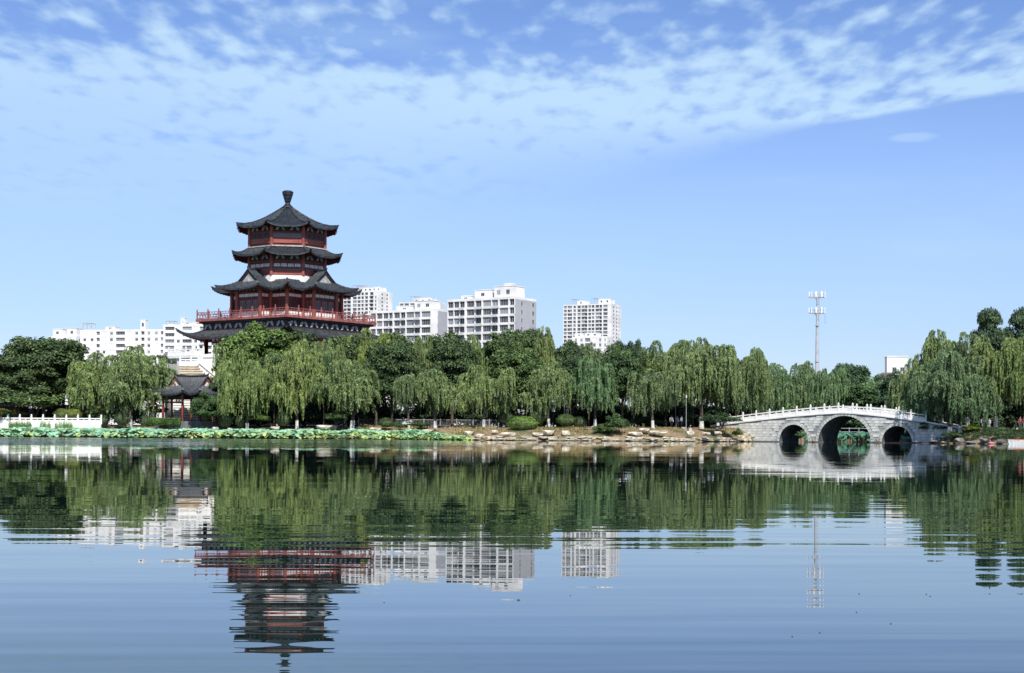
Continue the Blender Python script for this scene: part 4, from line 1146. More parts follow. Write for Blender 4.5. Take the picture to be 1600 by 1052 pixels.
def tree(kind, px, wpx, ytop, D, tone, label, group=None, zb=None, white=True, name=None, rot=None):
    i = tcount[0]; tcount[0] += 1
    b = base_at(px, D)
    if zb is not None: b.z = zb
    cr = {'w': WIL, 'n': WILN, 'b': BRO, 'l': LAY}[kind]; cm_ = cr[i % len(cr)]
    if cm_.name not in BND: BND[cm_.name] = bounds(cm_)
    Wd, H = BND[cm_.name]
    s = wpx*1.06*D/F/Wd; sz = (zat(px, ytop, D)-b.z)/H
    nm = name or {'w': 'willow_tree', 'n': 'willow_tree', 'b': 'broadleaf_tree', 'l': 'cedar_tree'}[kind]
    o = empty(nm, label, 'tree', b, rot if rot is not None else (i*2.399) % (2*PI), group)
    o.scale = (s, s, sz)
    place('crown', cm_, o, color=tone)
    tm, wh = (TRW[i % 3] if kind in 'wn' and white else TRB[i % 2])
    place('trunk', tm, o)
    if wh: place('whitewashed_base', wh, o)
    return o
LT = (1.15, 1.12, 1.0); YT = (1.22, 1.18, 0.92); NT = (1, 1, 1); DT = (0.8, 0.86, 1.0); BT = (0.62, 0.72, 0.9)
GP = 'trees along the far bank'
T = [
 # left
 ('b', -12, 110, 545, 215, NT, 'dark leafy tree cut by the left edge of the picture'),
 ('b', 68, 118, 528, 213, NT, 'big dark round-headed tree behind the balustrade on the left'),
 ('b', 28, 80, 548, 209, NT, 'dark leafy tree directly above the low tiled hall'),
 ('b', 108, 60, 560, 216, (0.9, 0.95, 1), 'dark leafy tree half hidden at the left flank of the round willow'),
 ('w', 158, 104, 553, 206, YT, 'round willow just right of the balustrade end, lower of the two left willows'),
 ('w', 203, 108, 541, 204, LT, 'round willow left of the pavilion, higher of the two left willows'),
 ('b', 238, 62, 574, 213, (1.3, 1.35, 0.9), 'bright green leafy tree between the round willow and the pavilion roof'),
 ('b', 258, 28, 555, 221, (0.6, 0.7, 0.9), 'narrow dark tree beside the stone staircase'),
 ('b', 322, 46, 612, 199, (1.0, 1.15, 1.1), 'small leafy tree standing in front of the right half of the pavilion'),
 # centre front row of willows
 ('w', 386, 84, 548, 199, YT, 'bright willow just right of the pavilion, its pale trunk foot showing'),
 ('w', 464, 76, 532, 200, (1.35, 1.25, 0.95), 'tall willow under the pagoda corner with long yellow-green tassels'),
 ('w', 550, 92, 562, 198, LT, 'broad willow with a low branch reaching right, third along the bank from the pavilion'),
 ('n', 638, 44, 584, 197, NT, 'slender willow with thin hanging curtains left of the leaning willow'),
 ('n', 680, 56, 578, 196, LT, 'small willow with a leaning white-footed trunk above the bare bank'),
 ('w', 756, 84, 572, 196, (1.25, 1.2, 1.0), 'willow with a round umbrella of long tassels, left of the clipped hedge dome'),
 ('w', 857, 72, 566, 199, LT, 'willow standing behind the clipped hedge dome'),
 ('w', 930, 64, 560, 198, (0.9, 1.05, 1.05), 'cool green willow above the waterside bush'),
 ('w', 1020, 72, 578, 200, NT, 'willow with a short white foot beside the shore steps'),
 ('w', 1096, 112, 540, 203, LT, 'dense willow curtain with white trunk foot left of the bridge'),
 ('w', 1152, 84, 545, 212, (1.05, 1.05, 0.95), 'willow hanging behind the left end of the bridge'),
 # centre back willows
 ('w', 372, 74, 520, 210, (1.2, 1.2, 0.95), 'pale willow crown at the left foot of the pagoda'),
 ('w', 512, 50, 530, 207, LT, 'willow crown rising behind the third bank willow'),
 ('w', 584, 70, 516, 210, (1.3, 1.2, 0.8), 'yellowish willow crown below the right end of the pagoda terrace'),
 ('w', 657, 44, 526, 208, LT, 'tall willow crown below the lower apartment block'),
 ('w', 740, 46, 524, 207, (1.15, 1.15, 0.9), 'narrow pale willow crown below the block with glazed balconies'),
 ('w', 846, 66, 513, 209, (1.2, 1.1, 0.9), 'high pale willow crown at the gap of sky left of the tower block'),
 ('w', 920, 40, 537, 209, NT, 'willow crown in front of the low block below the tower'),
 ('w', 1040, 70, 534, 211, (1.05, 1.05, 1.0), 'greyish willow crown rising right of the tower block'),
 ('w', 1082, 84, 531, 209, LT, 'highest willow crown between tower block and bridge'),
 ('w', 1137, 62, 541, 210, NT, 'willow crown over the left end of the bridge, behind the curtain willow'),
 ('w', 1180, 54, 545, 216, (1.05, 1.0, 0.85), 'brownish green willow at the channel mouth behind the bridge'),
 # centre back broadleaf
 ('b', 404, 112, 507, 216, (1.45, 1.5, 1.05), 'round bright leafy tree in front of the lowest pagoda roof'),
 ('b', 476, 84, 519, 218, NT, 'dark leafy tree under the near corner of the pagoda'),
 ('b', 545, 80, 526, 216, NT, 'dark leafy tree below the right half of the pagoda terrace'),
 ('b', 618, 84, 522, 216, (1.0, 1.05, 1), 'dark leafy tree in front of the lower apartment block'),
 ('b', 700, 90, 520, 217, NT, 'dark leafy tree at the gap between the two balcony blocks'),
 ('b', 782, 84, 517, 216, (1.05, 1.1, 1), 'leafy tree in front of the block with glazed balconies'),
 ('b', 822, 60, 515, 213, NT, 'dark round leafy tree touching the right corner of the glazed block'),
 ('b', 892, 72, 534, 215, (0.85, 0.9, 1), 'dark leafy tree at the left foot of the tower block'),
 ('b', 960, 84, 541, 216, (1.05, 1.1, 1), 'leafy tree right of the willow that fronts the low block'),
 ('b', 1005, 70, 552, 213, (1.15, 1.1, 0.8), 'leafy tree with yellow patches right of the tower block'),
 ('b', 972, 40, 534, 250, BT, 'nearly black distant tree at the right foot of the tower block'),
 ('b', 995, 32, 533, 255, BT, 'nearly black distant tree, the farther right of the dark pair beside the tower'),
 ('b', 1062, 60, 560, 216, (0.7, 0.8, 0.9), 'dark tree filling the gap behind the highest willow crown'),
 ('b', 1118, 70, 562, 218, (0.75, 0.85, 0.95), 'dark tree behind the curtain willow left of the bridge'),
 ('b', 612, 78, 536, 207.5, (0.9, 0.95, 1), 'dark low-branched tree left of the slender willow'),
 ('b', 706, 74, 530, 207.5, (0.9, 0.95, 1), 'dark low-branched tree behind the leaning willow'),
 ('b', 806, 78, 536, 206, (1.1, 1.15, 1), 'leafy tree with open shade beneath, behind the hedge dome'),
 ('b', 588, 60, 556, 206, (0.85, 0.9, 1), 'dark low-branched tree right of the broad willow'),
 ('b', 972, 64, 550, 206.5, (0.85, 0.95, 1), 'dark low-branched tree behind the waterside bush'),
 ('b', 350, 40, 590, 208, (0.8, 0.9, 1), 'dark tree right behind the pavilion roof'),
 ('b', 428, 56, 552, 206, (0.75, 0.85, 1), 'dark tree in the gap between the first two bank willows'),
 ('b', 506, 50, 556, 206, (0.75, 0.85, 1), 'dark tree in the gap between the second and third bank willows'),
 ('b', 893, 56, 556, 206, (0.8, 0.9, 1), 'dark low-branched tree left of the cool green willow'),
 # right
 ('w', 1428, 84, 556, 208, LT, 'willow draping over the right end of the bridge balustrade'),
 ('w', 1466, 92, 517, 203, (1.1, 1.08, 0.9), 'tall willow right of the bridge, its crown highest on the left'),
 ('w', 1512, 92, 522, 198, NT, 'broad willow in the middle of the right bank'),
 ('w', 1556, 92, 530, 194, (1.2, 1.12, 0.85), 'yellow-green willow with long curtains near the right edge'),
 ('w', 1602, 90, 528, 192, (1.1, 1.1, 0.85), 'willow cut by the right edge of the picture'),
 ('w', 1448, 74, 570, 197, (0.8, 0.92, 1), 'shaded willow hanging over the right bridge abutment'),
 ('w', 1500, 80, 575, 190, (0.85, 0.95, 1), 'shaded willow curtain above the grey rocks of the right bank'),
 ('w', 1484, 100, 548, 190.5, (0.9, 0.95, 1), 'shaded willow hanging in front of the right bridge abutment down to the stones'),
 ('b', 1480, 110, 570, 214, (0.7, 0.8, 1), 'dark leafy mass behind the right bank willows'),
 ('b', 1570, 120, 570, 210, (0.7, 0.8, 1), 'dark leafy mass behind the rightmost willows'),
 ('l', 1545, 50, 484, 258, (0.75, 0.85, 1), 'tall dark cedar standing clear above the right-hand willows'),
 ('l', 1594, 54, 483, 262, (0.75, 0.85, 1), 'tall dark cedar at the right edge above the willows'),
 # behind the bridge
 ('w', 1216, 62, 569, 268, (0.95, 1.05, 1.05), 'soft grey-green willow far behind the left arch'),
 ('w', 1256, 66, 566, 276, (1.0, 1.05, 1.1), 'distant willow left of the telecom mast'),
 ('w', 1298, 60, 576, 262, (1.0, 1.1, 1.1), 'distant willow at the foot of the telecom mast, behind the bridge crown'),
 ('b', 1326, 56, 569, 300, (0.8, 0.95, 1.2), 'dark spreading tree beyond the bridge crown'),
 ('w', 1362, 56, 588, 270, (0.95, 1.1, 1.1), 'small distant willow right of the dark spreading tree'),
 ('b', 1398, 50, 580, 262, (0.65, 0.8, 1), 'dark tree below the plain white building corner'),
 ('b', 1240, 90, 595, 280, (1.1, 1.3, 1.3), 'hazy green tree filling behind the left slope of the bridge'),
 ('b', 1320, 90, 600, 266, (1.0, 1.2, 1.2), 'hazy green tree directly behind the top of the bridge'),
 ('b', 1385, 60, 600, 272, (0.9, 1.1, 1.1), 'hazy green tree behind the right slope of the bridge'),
]
for kind, px, wp_, yt, D, tone, lab in T:
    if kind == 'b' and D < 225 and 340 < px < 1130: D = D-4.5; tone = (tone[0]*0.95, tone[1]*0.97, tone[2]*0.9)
    if kind == 'w' and px in (180, 1428, 1466): wp_ *= 0.88
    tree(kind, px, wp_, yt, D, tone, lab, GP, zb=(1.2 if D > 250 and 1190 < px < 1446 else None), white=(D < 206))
# spire-like juniper left of the slabs
jn = leafy(71, [(0, 0, 1+0.55*k, 0.75*(1-k/22)+0.15) for k in range(20)], 260, 0.15, 0.2)
o = empty('juniper_tree', 'thin dark spire of a juniper in front of the small white turrets', 'tree', base_at(124, 222), 0, None)
s_ = (zat(124, 538, 222)-o.location.z)/12; o.scale = (s_*0.9, s_*0.9, s_)
place('crown', jn, o, color=(0.6, 0.7, 0.8)); place('trunk', TRB[0][0] if isinstance(TRB[0], tuple) else TRB[0], o, scale=(0.5, 0.5, 1))
o = empty('juniper_tree', 'dark spire of a juniper standing among the willow crowns left of the bridge', 'tree', base_at(1074, 206), 0, None)
s_ = (zat(1074, 562, 206)-o.location.z)/12; o.scale = (s_*1.0, s_*1.0, s_)
place('crown', jn, o, color=(0.6, 0.7, 0.75)); place('trunk', TRB[0][0], o, scale=(0.5, 0.5, 1))

# shaded undergrowth that closes the view behind the trunks
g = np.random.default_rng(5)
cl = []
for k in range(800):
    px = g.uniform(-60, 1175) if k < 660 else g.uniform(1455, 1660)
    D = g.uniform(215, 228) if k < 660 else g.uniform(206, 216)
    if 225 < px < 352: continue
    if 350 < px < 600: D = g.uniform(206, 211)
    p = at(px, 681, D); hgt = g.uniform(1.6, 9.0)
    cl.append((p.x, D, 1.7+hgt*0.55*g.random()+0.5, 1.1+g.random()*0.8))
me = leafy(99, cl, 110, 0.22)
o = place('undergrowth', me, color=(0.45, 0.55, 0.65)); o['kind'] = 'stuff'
cl = []
for k in range(420):
    px = g.uniform(1452, 1760); D = shore(px)+g.uniform(0.9, 9)**1.0; p = at(px, 681, D)
    cl.append((p.x, D, gz(px, D)+0.05, 0.35+g.random()*0.3))
me = leafy(97, cl, 500, 0.08, flat=0.5); o = place('ground_cover', me, color=(0.55, 0.62, 0.6)); o['kind'] = 'stuff'
cl = []
for k in range(150):
    px = g.uniform(1170, 1460); D = g.uniform(262, 285); p = at(px, 681, D)
    cl.append((p.x, D, 1.6+g.random()*3.5, 1.3+g.random()))
me = leafy(98, cl, 100, 0.25); o = place('undergrowth', me, color=(0.8, 1.0, 1.0)); o['kind'] = 'stuff'

# ------------------------------------------------------------------ shrubs
def ball_mesh(seed, n=2600, ls=0.05, flat=1.0, rough=0.06):
    g = np.random.default_rng(seed); d = unit(g.normal(size=(n, 3))); d[:, 2] = np.where(d[:, 2] < -0.5, -d[:, 2], d[:, 2])
    rr = 1+g.normal(size=n)*rough*0.5+0.05*np.sin(d[:, 0]*6+seed)*np.sin(d[:, 1]*5)+0.04*np.sin(d[:, 2]*9)
    C = d*rr[:, None]*np.array([1, 1, flat]); nrm = unit(d+g.normal(size=(n, 3))*0.5)
    t_ = unit(np.cross(nrm, unit(g.normal(size=(n, 3))))); s_ = np.cross(nrm, t_)
    sz = ls*(0.7+0.6*g.random(n)); return quad_mesh('foliage', C, t_*sz[:, None]*0.7, s_*sz[:, None], M['leaf'])
BALL = [ball_mesh(1), ball_mesh(2, rough=0.12)]
LOOSE = [leafy(80+i, [(g.normal()*0.5, g.normal()*0.5, 0.1+abs(g.normal())*0.35, 0.28+g.random()*0.2) for _ in range(22)], 1500, 0.075) for i in range(2)]
corem = MB(); corem.lathe([(0.5, -0.9), (0.85, -0.4), (0.9, 0.1), (0.7, 0.6), (0.3, 0.86), (0.02, 0.9)], 12); corem = corem.mesh('inner_twigs', M['stalk'])
def shrub(px, py, rx, rz, D, tone, label, loose=False, group='shrubs along the bank', name=None):
    p = at(px, py, D); s = rx*D/F; h = rz*D/F
    o = empty(name or ('bush' if loose else 'clipped_shrub'), label, 'shrub', (p.x, D, p.z), rng.random()*6, group); o.scale = (s, s, h)
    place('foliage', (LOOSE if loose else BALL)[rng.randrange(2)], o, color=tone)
    if not loose: place('inner_twigs', corem, o, color=(0.3, 0.3, 0.3))
    else:
        m = MB()
        for k in range(4): m.tube([(0, 0, -0.9), (math.cos(k*1.6)*0.3, math.sin(k*1.6)*0.3, 0.3)], 0.03, 4)
        m.build('stems', M['bark'], o)
    return o
SH = [
 (226, 658, 8.5, 9, 199.5, BT, 'small dark clipped ball left of the pavilion hedge', 0),
 (191, 655, 13, 10, 201, BT, 'wide dark clipped ball between the trunks of the round willow', 0),
 (160, 657, 10, 8, 201.5, (0.7, 0.8, 0.9), 'low dark clipped shrub at the end of the balustrade', 0),
 (352, 656, 13, 12, 200, BT, 'large dark clipped ball right of the pavilion', 0),
 (376, 659, 9, 9, 200.5, BT, 'small dark clipped ball left of the first white trunk foot', 0),
 (407, 657, 13, 8, 199.5, (1.5, 1.6, 1.1), 'pale green bush right of the first white trunk foot', 1),
 (443, 655, 12, 12, 200.5, (0.7, 0.85, 0.95), 'dark round shrub left of the tall tasselled willow', 0),
 (524, 655, 14, 10, 197.5, (1.0, 1.1, 1.0), 'loose round bush behind the flat white boulder', 1),
 (603, 661, 11, 7.5, 195.8, (0.8, 0.9, 0.9), 'neat dark clipped shrub above a white boulder', 0),
 (625, 668, 10, 6, 194.5, (1.0, 1.1, 0.9), 'low loose bush beside the slender willow foot', 1),
 (655, 666, 14, 6, 195, (0.9, 1.0, 0.9), 'low sprawling bush at the top of the bare bank', 1),
 (817, 663, 24, 12, 194.8, (1.7, 1.9, 0.9), 'wide clipped hedge dome with sunlit top in the middle of the bank', 0),
 (790, 652, 13, 10, 198, BT, 'dark shrub touching the hedge dome on its left', 0),
 (840, 652, 14, 12, 198.5, (0.7, 0.8, 0.9), 'dark shrub behind the right side of the hedge dome', 0),
 (884, 657, 15, 9, 198, (1.1, 1.3, 0.9), 'clipped shrub with green top left of the cool green willow', 0),
 (905, 660, 12, 9, 199, BT, 'dark shrub right of the green-topped shrub', 0),
 (941, 674, 16, 8, 193.5, (1.2, 1.2, 1.0), 'olive green bush spreading at the waterside', 1),
 (966, 668, 14, 15, 193.2, (1.0, 1.15, 1.0), 'upright leafy bush leaning over the water', 1),
 (55, 635, 38, 22, 203.5, (1.25, 1.3, 1.1), 'broad low pine-like shrub behind the two-tier lantern', 1),
 (8, 650, 22, 8, 202, (1.6, 1.4, 0.9), 'olive shrub below the low tiled hall', 1),
 (98, 648, 14, 9, 201.5, (1.7, 1.5, 0.8), 'rounded olive shrub, left of the yellowish pair', 0),
 (115, 648, 13, 8.5, 201.2, (2.1, 1.7, 0.7), 'rounded yellowish shrub, right one of the pair by the balustrade', 0),
 (152, 648, 13, 9, 203, (1.0, 1.0, 0.8), 'dull green shrub under the left fringe of the round willow', 1),
 (247, 645, 12, 9, 206, (1.5, 1.5, 0.8), 'light olive shrub seen left of the pavilion posts', 1),
 (1128, 660, 22, 11, 199.0, (0.6, 0.75, 0.8), 'dark bush filling the shade at the left bridge end', 1),
 (1110, 655, 16, 10, 204, (0.6, 0.7, 0.8), 'dark bush under the curtain willow', 1),
 (1153, 680, 6, 8, 199.5, (1.2, 1.3, 0.8), 'little tuft growing from the stones at the left bridge foot', 1),
 (1252, 682, 6, 7, 197.8, (1.2, 1.35, 1.2), 'small green bush growing at the pier right of the left arch', 1),
 (1462, 672, 20, 10, 194, (0.6, 0.75, 0.85), 'dark bush against the right bridge abutment', 1),
 (1487, 682, 12, 6, 188, (0.8, 0.9, 0.8), 'low dark bush beside the grey stone block', 1),
 (1518, 672, 11, 7, 189, (2.3, 1.9, 0.7), 'small yellow-green bush lit by the sun under the right willows', 1),
 (1560, 676, 26, 8, 188, (0.7, 0.8, 0.8), 'low hedge-like bush on the right bank', 0),
 (1540, 676, 24, 8, 190, (0.7, 0.8, 0.8), 'low dark shrub left of the right bank hedge', 0),
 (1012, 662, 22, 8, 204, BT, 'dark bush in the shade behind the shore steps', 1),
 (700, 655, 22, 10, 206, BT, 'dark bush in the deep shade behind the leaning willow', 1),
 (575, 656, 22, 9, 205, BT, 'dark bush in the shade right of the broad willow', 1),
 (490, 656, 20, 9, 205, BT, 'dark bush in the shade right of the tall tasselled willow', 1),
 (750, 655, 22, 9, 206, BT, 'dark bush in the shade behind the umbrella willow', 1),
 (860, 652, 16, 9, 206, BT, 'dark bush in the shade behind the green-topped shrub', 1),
]
for px, py, rx, rz, D, tone, lab, lo in SH: shrub(px, py, rx, rz, D, tone, lab, bool(lo))
# clipped hedge before the pavilion
g = np.random.default_rng(17)
n = 9000; hx, hy, hz = 2.0, 0.6, 0.42
d = g.uniform(-1, 1, size=(n, 3)); ax_ = g.integers(0, 3, n); sgn = np.where(g.random(n) < 0.5, -1, 1)
for i in range(3): d[ax_ == i, i] = sgn[ax_ == i]
d[:, 2] = np.abs(d[:, 2])*np.where(g.random(n) < 0.25, -1, 1)
C = d*np.array([hx, hy, hz])+g.normal(size=(n, 3))*0.03; nr = unit(d+g.normal(size=(n, 3))*0.6); t_ = unit(np.cross(nr, unit(g.normal(size=(n, 3))))); s_ = np.cross(nr, t_)
hm = quad_mesh('hedge', C, t_*0.05, s_*0.07, M['leaf'])
p = at(258, 659, 199)
o = place('hedge', hm, None, (p.x, 199, p.z), 0, color=(1.3, 1.5, 0.9)); prop(o, 'low clipped hedge in front of the left side of the pavilion', 'hedge')

# ------------------------------------------------------------------ lotus beds
def lotus(name, n, area, hz, seed, yfront=None, ls=0.27, yl=0.0):
    g = np.random.default_rng(seed); V, FA = [], []
    px = g.uniform(area[0], area[1], n); u = g.random(n)**0.8
    seg = 7; N = n
    x0, D0 = np.zeros(n), np.zeros(n)
    for i in range(n):
        fD = area[2](px[i]); bD = area[3](px[i]); D = fD+(bD-fD)*u[i]; D0[i] = D; x0[i] = (px[i]-800)*D/F
    rad = ls*(0.65+0.7*g.random(n))
    edge = np.clip((D0-np.array([area[2](p_) for p_ in px]))/2.0, 0, 1)
    hh = hz*(0.05+0.95*np.minimum(1, edge+0.25*g.random(n)))*(0.70+0.30*g.random(n))*(0.9+0.1*np.sin(x0*0.9))
    taper = np.clip((area[1]-px)/60, 0.35, 1); hh = hh*taper
    nrm = unit(np.stack([g.normal(size=n)*0.35, g.normal(size=n)*0.35-0.25, np.ones(n)], 1))
    t1 = unit(np.cross(nrm, np.tile([0.3, 1.0, 0.1], (n, 1)))); t2 = np.cross(nrm, t1)
    c = np.stack([x0, D0, hh], 1)
    dish = 0.10+0.22*g.random(n)
    verts = np.empty((n, seg+1, 3), np.float32); verts[:, 0] = c
    for k in range(seg):
        a = 2*PI*k/seg; wv = 1+0.15*np.sin(3*a+g.random(n)*6)
        verts[:, k+1] = c+(t1*math.cos(a)+t2*math.sin(a))*(rad*wv)[:, None]+nrm*(rad*dish*(1+0.6*math.sin(2*a)))[:, None]
    me = bpy.data.meshes.new(name); nf = n*seg
    me.vertices.add(n*(seg+1)); me.vertices.foreach_set('co', verts.ravel())
    idx = np.empty((n, seg, 3), np.int32); b0 = (np.arange(n)*(seg+1))[:, None]
    ks = np.arange(seg)[None]
    idx[:, :, 0] = b0; idx[:, :, 1] = b0+1+ks; idx[:, :, 2] = b0+1+(ks+1) % seg
    me.loops.add(nf*3); me.loops.foreach_set('vertex_index', idx.ravel())
    me.polygons.add(nf); me.polygons.foreach_set('loop_start', np.arange(0, nf*3, 3, dtype=np.int32)); me.polygons.foreach_set('loop_total', np.full(nf, 3, np.int32))
    me.materials.append(M['lotus']); me.materials.append(M['lotusy'])
    # yellower leaves low down and towards the right
    pr = np.clip(0.06+0.45*(hh < 0.5)+0.30*(hh < 0.8), 0, 0.7)*yl*np.clip(0.25+(px-120)/260, 0.25, 1)
    mi = (g.random(n) < pr).astype(np.int32)
    me.polygons.foreach_set('material_index', np.repeat(mi, seg)); me.update(calc_edges=True)
    o = place(name, me); o['kind'] = 'stuff'
    st = MB()
    for i in range(0, n, 3): st.tube([(x0[i], D0[i]+0.05, -0.2), (x0[i]+rng.uniform(-.1, .1), D0[i], hh[i])], 0.018, 3, False)
    so_ = st.build(name.replace('leaves', 'stalks'), M['stalk']); so_['kind'] = 'stuff'
    return o
def ff(px): return 186.5+2.2*math.sin(px*0.05)*0.4+0.7*math.sin(px*0.17)-(0.0 if px < 300 else (px-300)*0.0028)
lotus('lotus_leaves', 12500, (-160, 735, ff, lambda p_: max(ff(p_)+1.5, shore(p_)+0.3-(0 if p_ < 480 else 2.5))), 1.10, 3, yl=1.15)
lotus('lotus_leaves', 2600, (1195, 1448, lambda p_: 214+2*math.sin(p_*0.1), lambda p_: 247.0), 1.25, 4, ls=0.4).color = (0.28, 0.40, 0.42, 1)
# reed tufts at the foot of the balustrade
C, AX, AY = [], [], []
g = np.random.default_rng(8)
for (pa, pb, n) in ((12, 48, 260), (62, 78, 90), (84, 112, 160)):
    px = g.uniform(pa, pb, n); hgt = 0.5+g.random(n)*0.9
    x = (px-800)*198.2/F
    C.append(np.stack([x, 198.2+g.random(n)*0.5, 1.0+hgt*0.5], 1)); AY.append(np.stack([g.normal(size=n)*0.12, g.normal(size=n)*0.05, hgt*0.5], 1)); AX.append(np.tile([0.022, 0, 0], (n, 1)))
o = place('reeds', quad_mesh('reeds', np.concatenate(C), np.concatenate(AX), np.concatenate(AY), M['leaf']), color=(1.6, 1.8, 1.5)); o['kind'] = 'stuff'
# dry grass on the bank
C, AX, AY = [], [], []
n = 26000; px = g.uniform(560, 1175, n); off = 1.2+g.random(n)**0.8*8.5
keep = np.array([math.sin(a*0.045)+math.sin(a*0.11+b_*0.8)+g.normal()*0.5 > -0.3 for a, b_ in zip(px, off)]); px, off = px[keep], off[keep]; n = len(px)
D_ = np.array([shore(a) for a in px])+off; x = (px-800)*D_/F
zg = np.array([gz(a, b_)+0.16*hnoise(c__, b_) if o_ < 9 else gz(a, b_) for a, b_, c__, o_ in zip(px, D_, x, off)])
hgt = 0.08+g.random(n)*0.14
me = quad_mesh('dry_grass', np.stack([x, D_, zg+hgt*0.5], 1), np.stack([0.02+g.random(n)*0.03, g.normal(size=n)*0.03, np.zeros(n)], 1), np.stack([g.normal(size=n)*0.06, g.normal(size=n)*0.05, hgt*0.6], 1),
               mat('dry_grass', (0.34, 0.255, 0.135), 0.9, 0.2, 0.3, c2=(0.22, 0.20, 0.07), trans=0.2, island=0.4))
o = place('dry_grass', me); o['kind'] = 'stuff'

# ------------------------------------------------------------------ rocks
import bmesh
def rock_mesh(seed, flat=0.5):
    bm = bmesh.new(); bmesh.ops.create_icosphere(bm, subdivisions=2, radius=1.0); g = random.Random(seed)
    pl = [(Vector((g.gauss(0, 1), g.gauss(0, 1), g.gauss(0, 0.7))).normalized(), g.uniform(0.55, 0.85)) for _ in range(9)]+[(Vector((g.uniform(-.15, .15), g.uniform(-.15, .15), 1)).normalized(), flat)]
    for v in bm.verts:
        for n_, d_ in pl:
            q = v.co.dot(n_)
            if q > d_: v.co -= n_*(q-d_)
        v.co *= 1+g.uniform(-0.03, 0.03)
    me = bpy.data.meshes.new('rock'); bm.to_mesh(me); bm.free(); me.materials.append(M['rock']); return me
ROCK = [rock_mesh(i, (0.35, 0.45, 0.55, 0.3, 0.5, 0.4)[i]) for i in range(6)]
def rock(px, py, wpx, hpx, D, tone, label, group=None, name='boulder'):
    p = at(px, py, D); s = wpx*D/F/2/0.85; h = hpx*D/F/1.5
    o = place(name, ROCK[rng.randrange(6)], None, (p.x, D, p.z), rng.uniform(-0.4, 0.4), (s, s*rng.uniform(0.7, 1.0), h), tone)
    return prop(o, label, 'rock', group)
PALE = (1.25, 1.25, 1.25)
for px, py, wd, ht, D, lab in [
  (510, 668, 34, 9, 194.5, 'long flat white boulder in front of the loose round bush'),
  (586, 671, 18, 7, 193.5, 'white boulder below the neat dark clipped shrub'),
  (612, 674, 16, 5, 192.8, 'small flat white boulder right of the clipped shrub'),
  (672, 674, 26, 7, 192.4, 'flat white boulder at the foot of the leaning willow'),
  (733, 677, 18, 8, 191.3, 'white boulder at the right end of the lotus bed'),
  (455, 673, 22, 6, 195.5, 'low white boulder below the tall tasselled willow'),
  (430, 668, 14, 6, 196, 'small pale boulder between the first two bank willows'),
  (360, 671, 10, 5, 196.5, 'small white boulder beside the large dark ball shrub'),
  (336, 669, 10, 6, 196.8, 'pale boulder at the right corner of the pavilion base'),
  (751, 681, 17, 7, 190.6, 'pale boulder under the umbrella willow'),
  (773, 674, 12, 6, 191.8, 'blocky pale boulder left of the hedge dome'),
  (793, 679, 24, 9, 190.8, 'large pale boulder below the left of the hedge dome'),
  (840, 678, 16, 6, 191.0, 'pale boulder below the right of the hedge dome'),
  (858, 676, 22, 9, 191.2, 'large white boulder midway between hedge dome and waterside bush'),
  (884, 676, 16, 10, 191.3, 'upright white boulder left of the waterside bush'),
  (1006, 672, 16, 7, 193.2, 'rounded white boulder left of the long slab rock'),
  (1029, 675, 26, 6, 192.8, 'long white slab rock beside the white-footed willow'),
  (1078, 676, 12, 9, 193.4, 'upright white boulder right of the lamp post foot'),
  (1104, 677, 16, 6, 194.6, 'pale boulder below the curtain willow'),
  (1122, 676, 14, 6, 196, 'pale tilted boulder nearing the bridge foot'),
  (992, 677, 26, 8, 192.2, 'broad pale rock right of the upright leafy bush')]:
    rock(px, py, wd, ht, D, PALE, lab, 'boulders on the bank')
k = 0
for px in np.arange(688, 1172, 9.5):
    for row in range(2):
        if rng.random() < 0.12: continue
        D = shore(px)+(-0.35 if row == 0 else 0.55)+rng.uniform(-0.15, 0.15)
        hor = HY+(px-800)*SR
        yb = hor+CH*F/D
        wd = rng.uniform(9, 19); ht = rng.uniform(3.5, 6.5)
        g_ = rng.uniform(0.85, 1.25)
        zc_ = (0.10 if row == 0 else 0.36)+rng.uniform(-0.05, 0.12)
        o = place('shore_stone', ROCK[rng.randrange(6)], None, ((px+rng.uniform(-3, 3)-800)*D/F, D, zc_), rng.uniform(-0.3, 0.3), (wd*D/F/1.75, rng.uniform(0.35, 0.6), ht*D/F/1.5), (g_, g_*0.97, g_*0.9))
        zone = next(t_ for lim, t_ in ((745, 'past the lotus bed end'), (800, 'left of the hedge dome'), (850, 'below the hedge dome'), (905, 'left of the cool green willow'), (960, 'below the olive waterside bush'), (1020, 'right of the upright leafy bush'), (1066, 'below the shore steps'), (1110, 'right of the lamp post foot'), (1300, 'beside the left bridge foot')) if px < lim)
        rw = 'half sunk at the waterline' if row == 0 else 'set in the upper edging row'
        prop(o, 'pale flat stone %s, %s' % (rw, zone), 'rock', 'edging stones %s, %s' % (rw, zone)); k += 1
for i in range(16):      # rough stones at the left bridge foot
    px = rng.uniform(1143, 1176); D = 204.5+rng.uniform(-1, 1.5)-(px-1143)*0.06; z = rng.uniform(0.1, 1.7)*(1-(px-1143)/60)
    o = place('shore_stone', ROCK[rng.randrange(6)], None, ((px-800)*D/F, D-1.2, z), rng.uniform(-1, 1), (rng.uniform(0.35, 0.7), 0.4, rng.uniform(0.3, 0.5)), (1.1, 1.07, 0.95))
    prop(o, 'rough pale stone piled against the left foot of the bridge', 'rock', 'stones piled at the bridge foot')
GRY = (0.35, 0.40, 0.46)
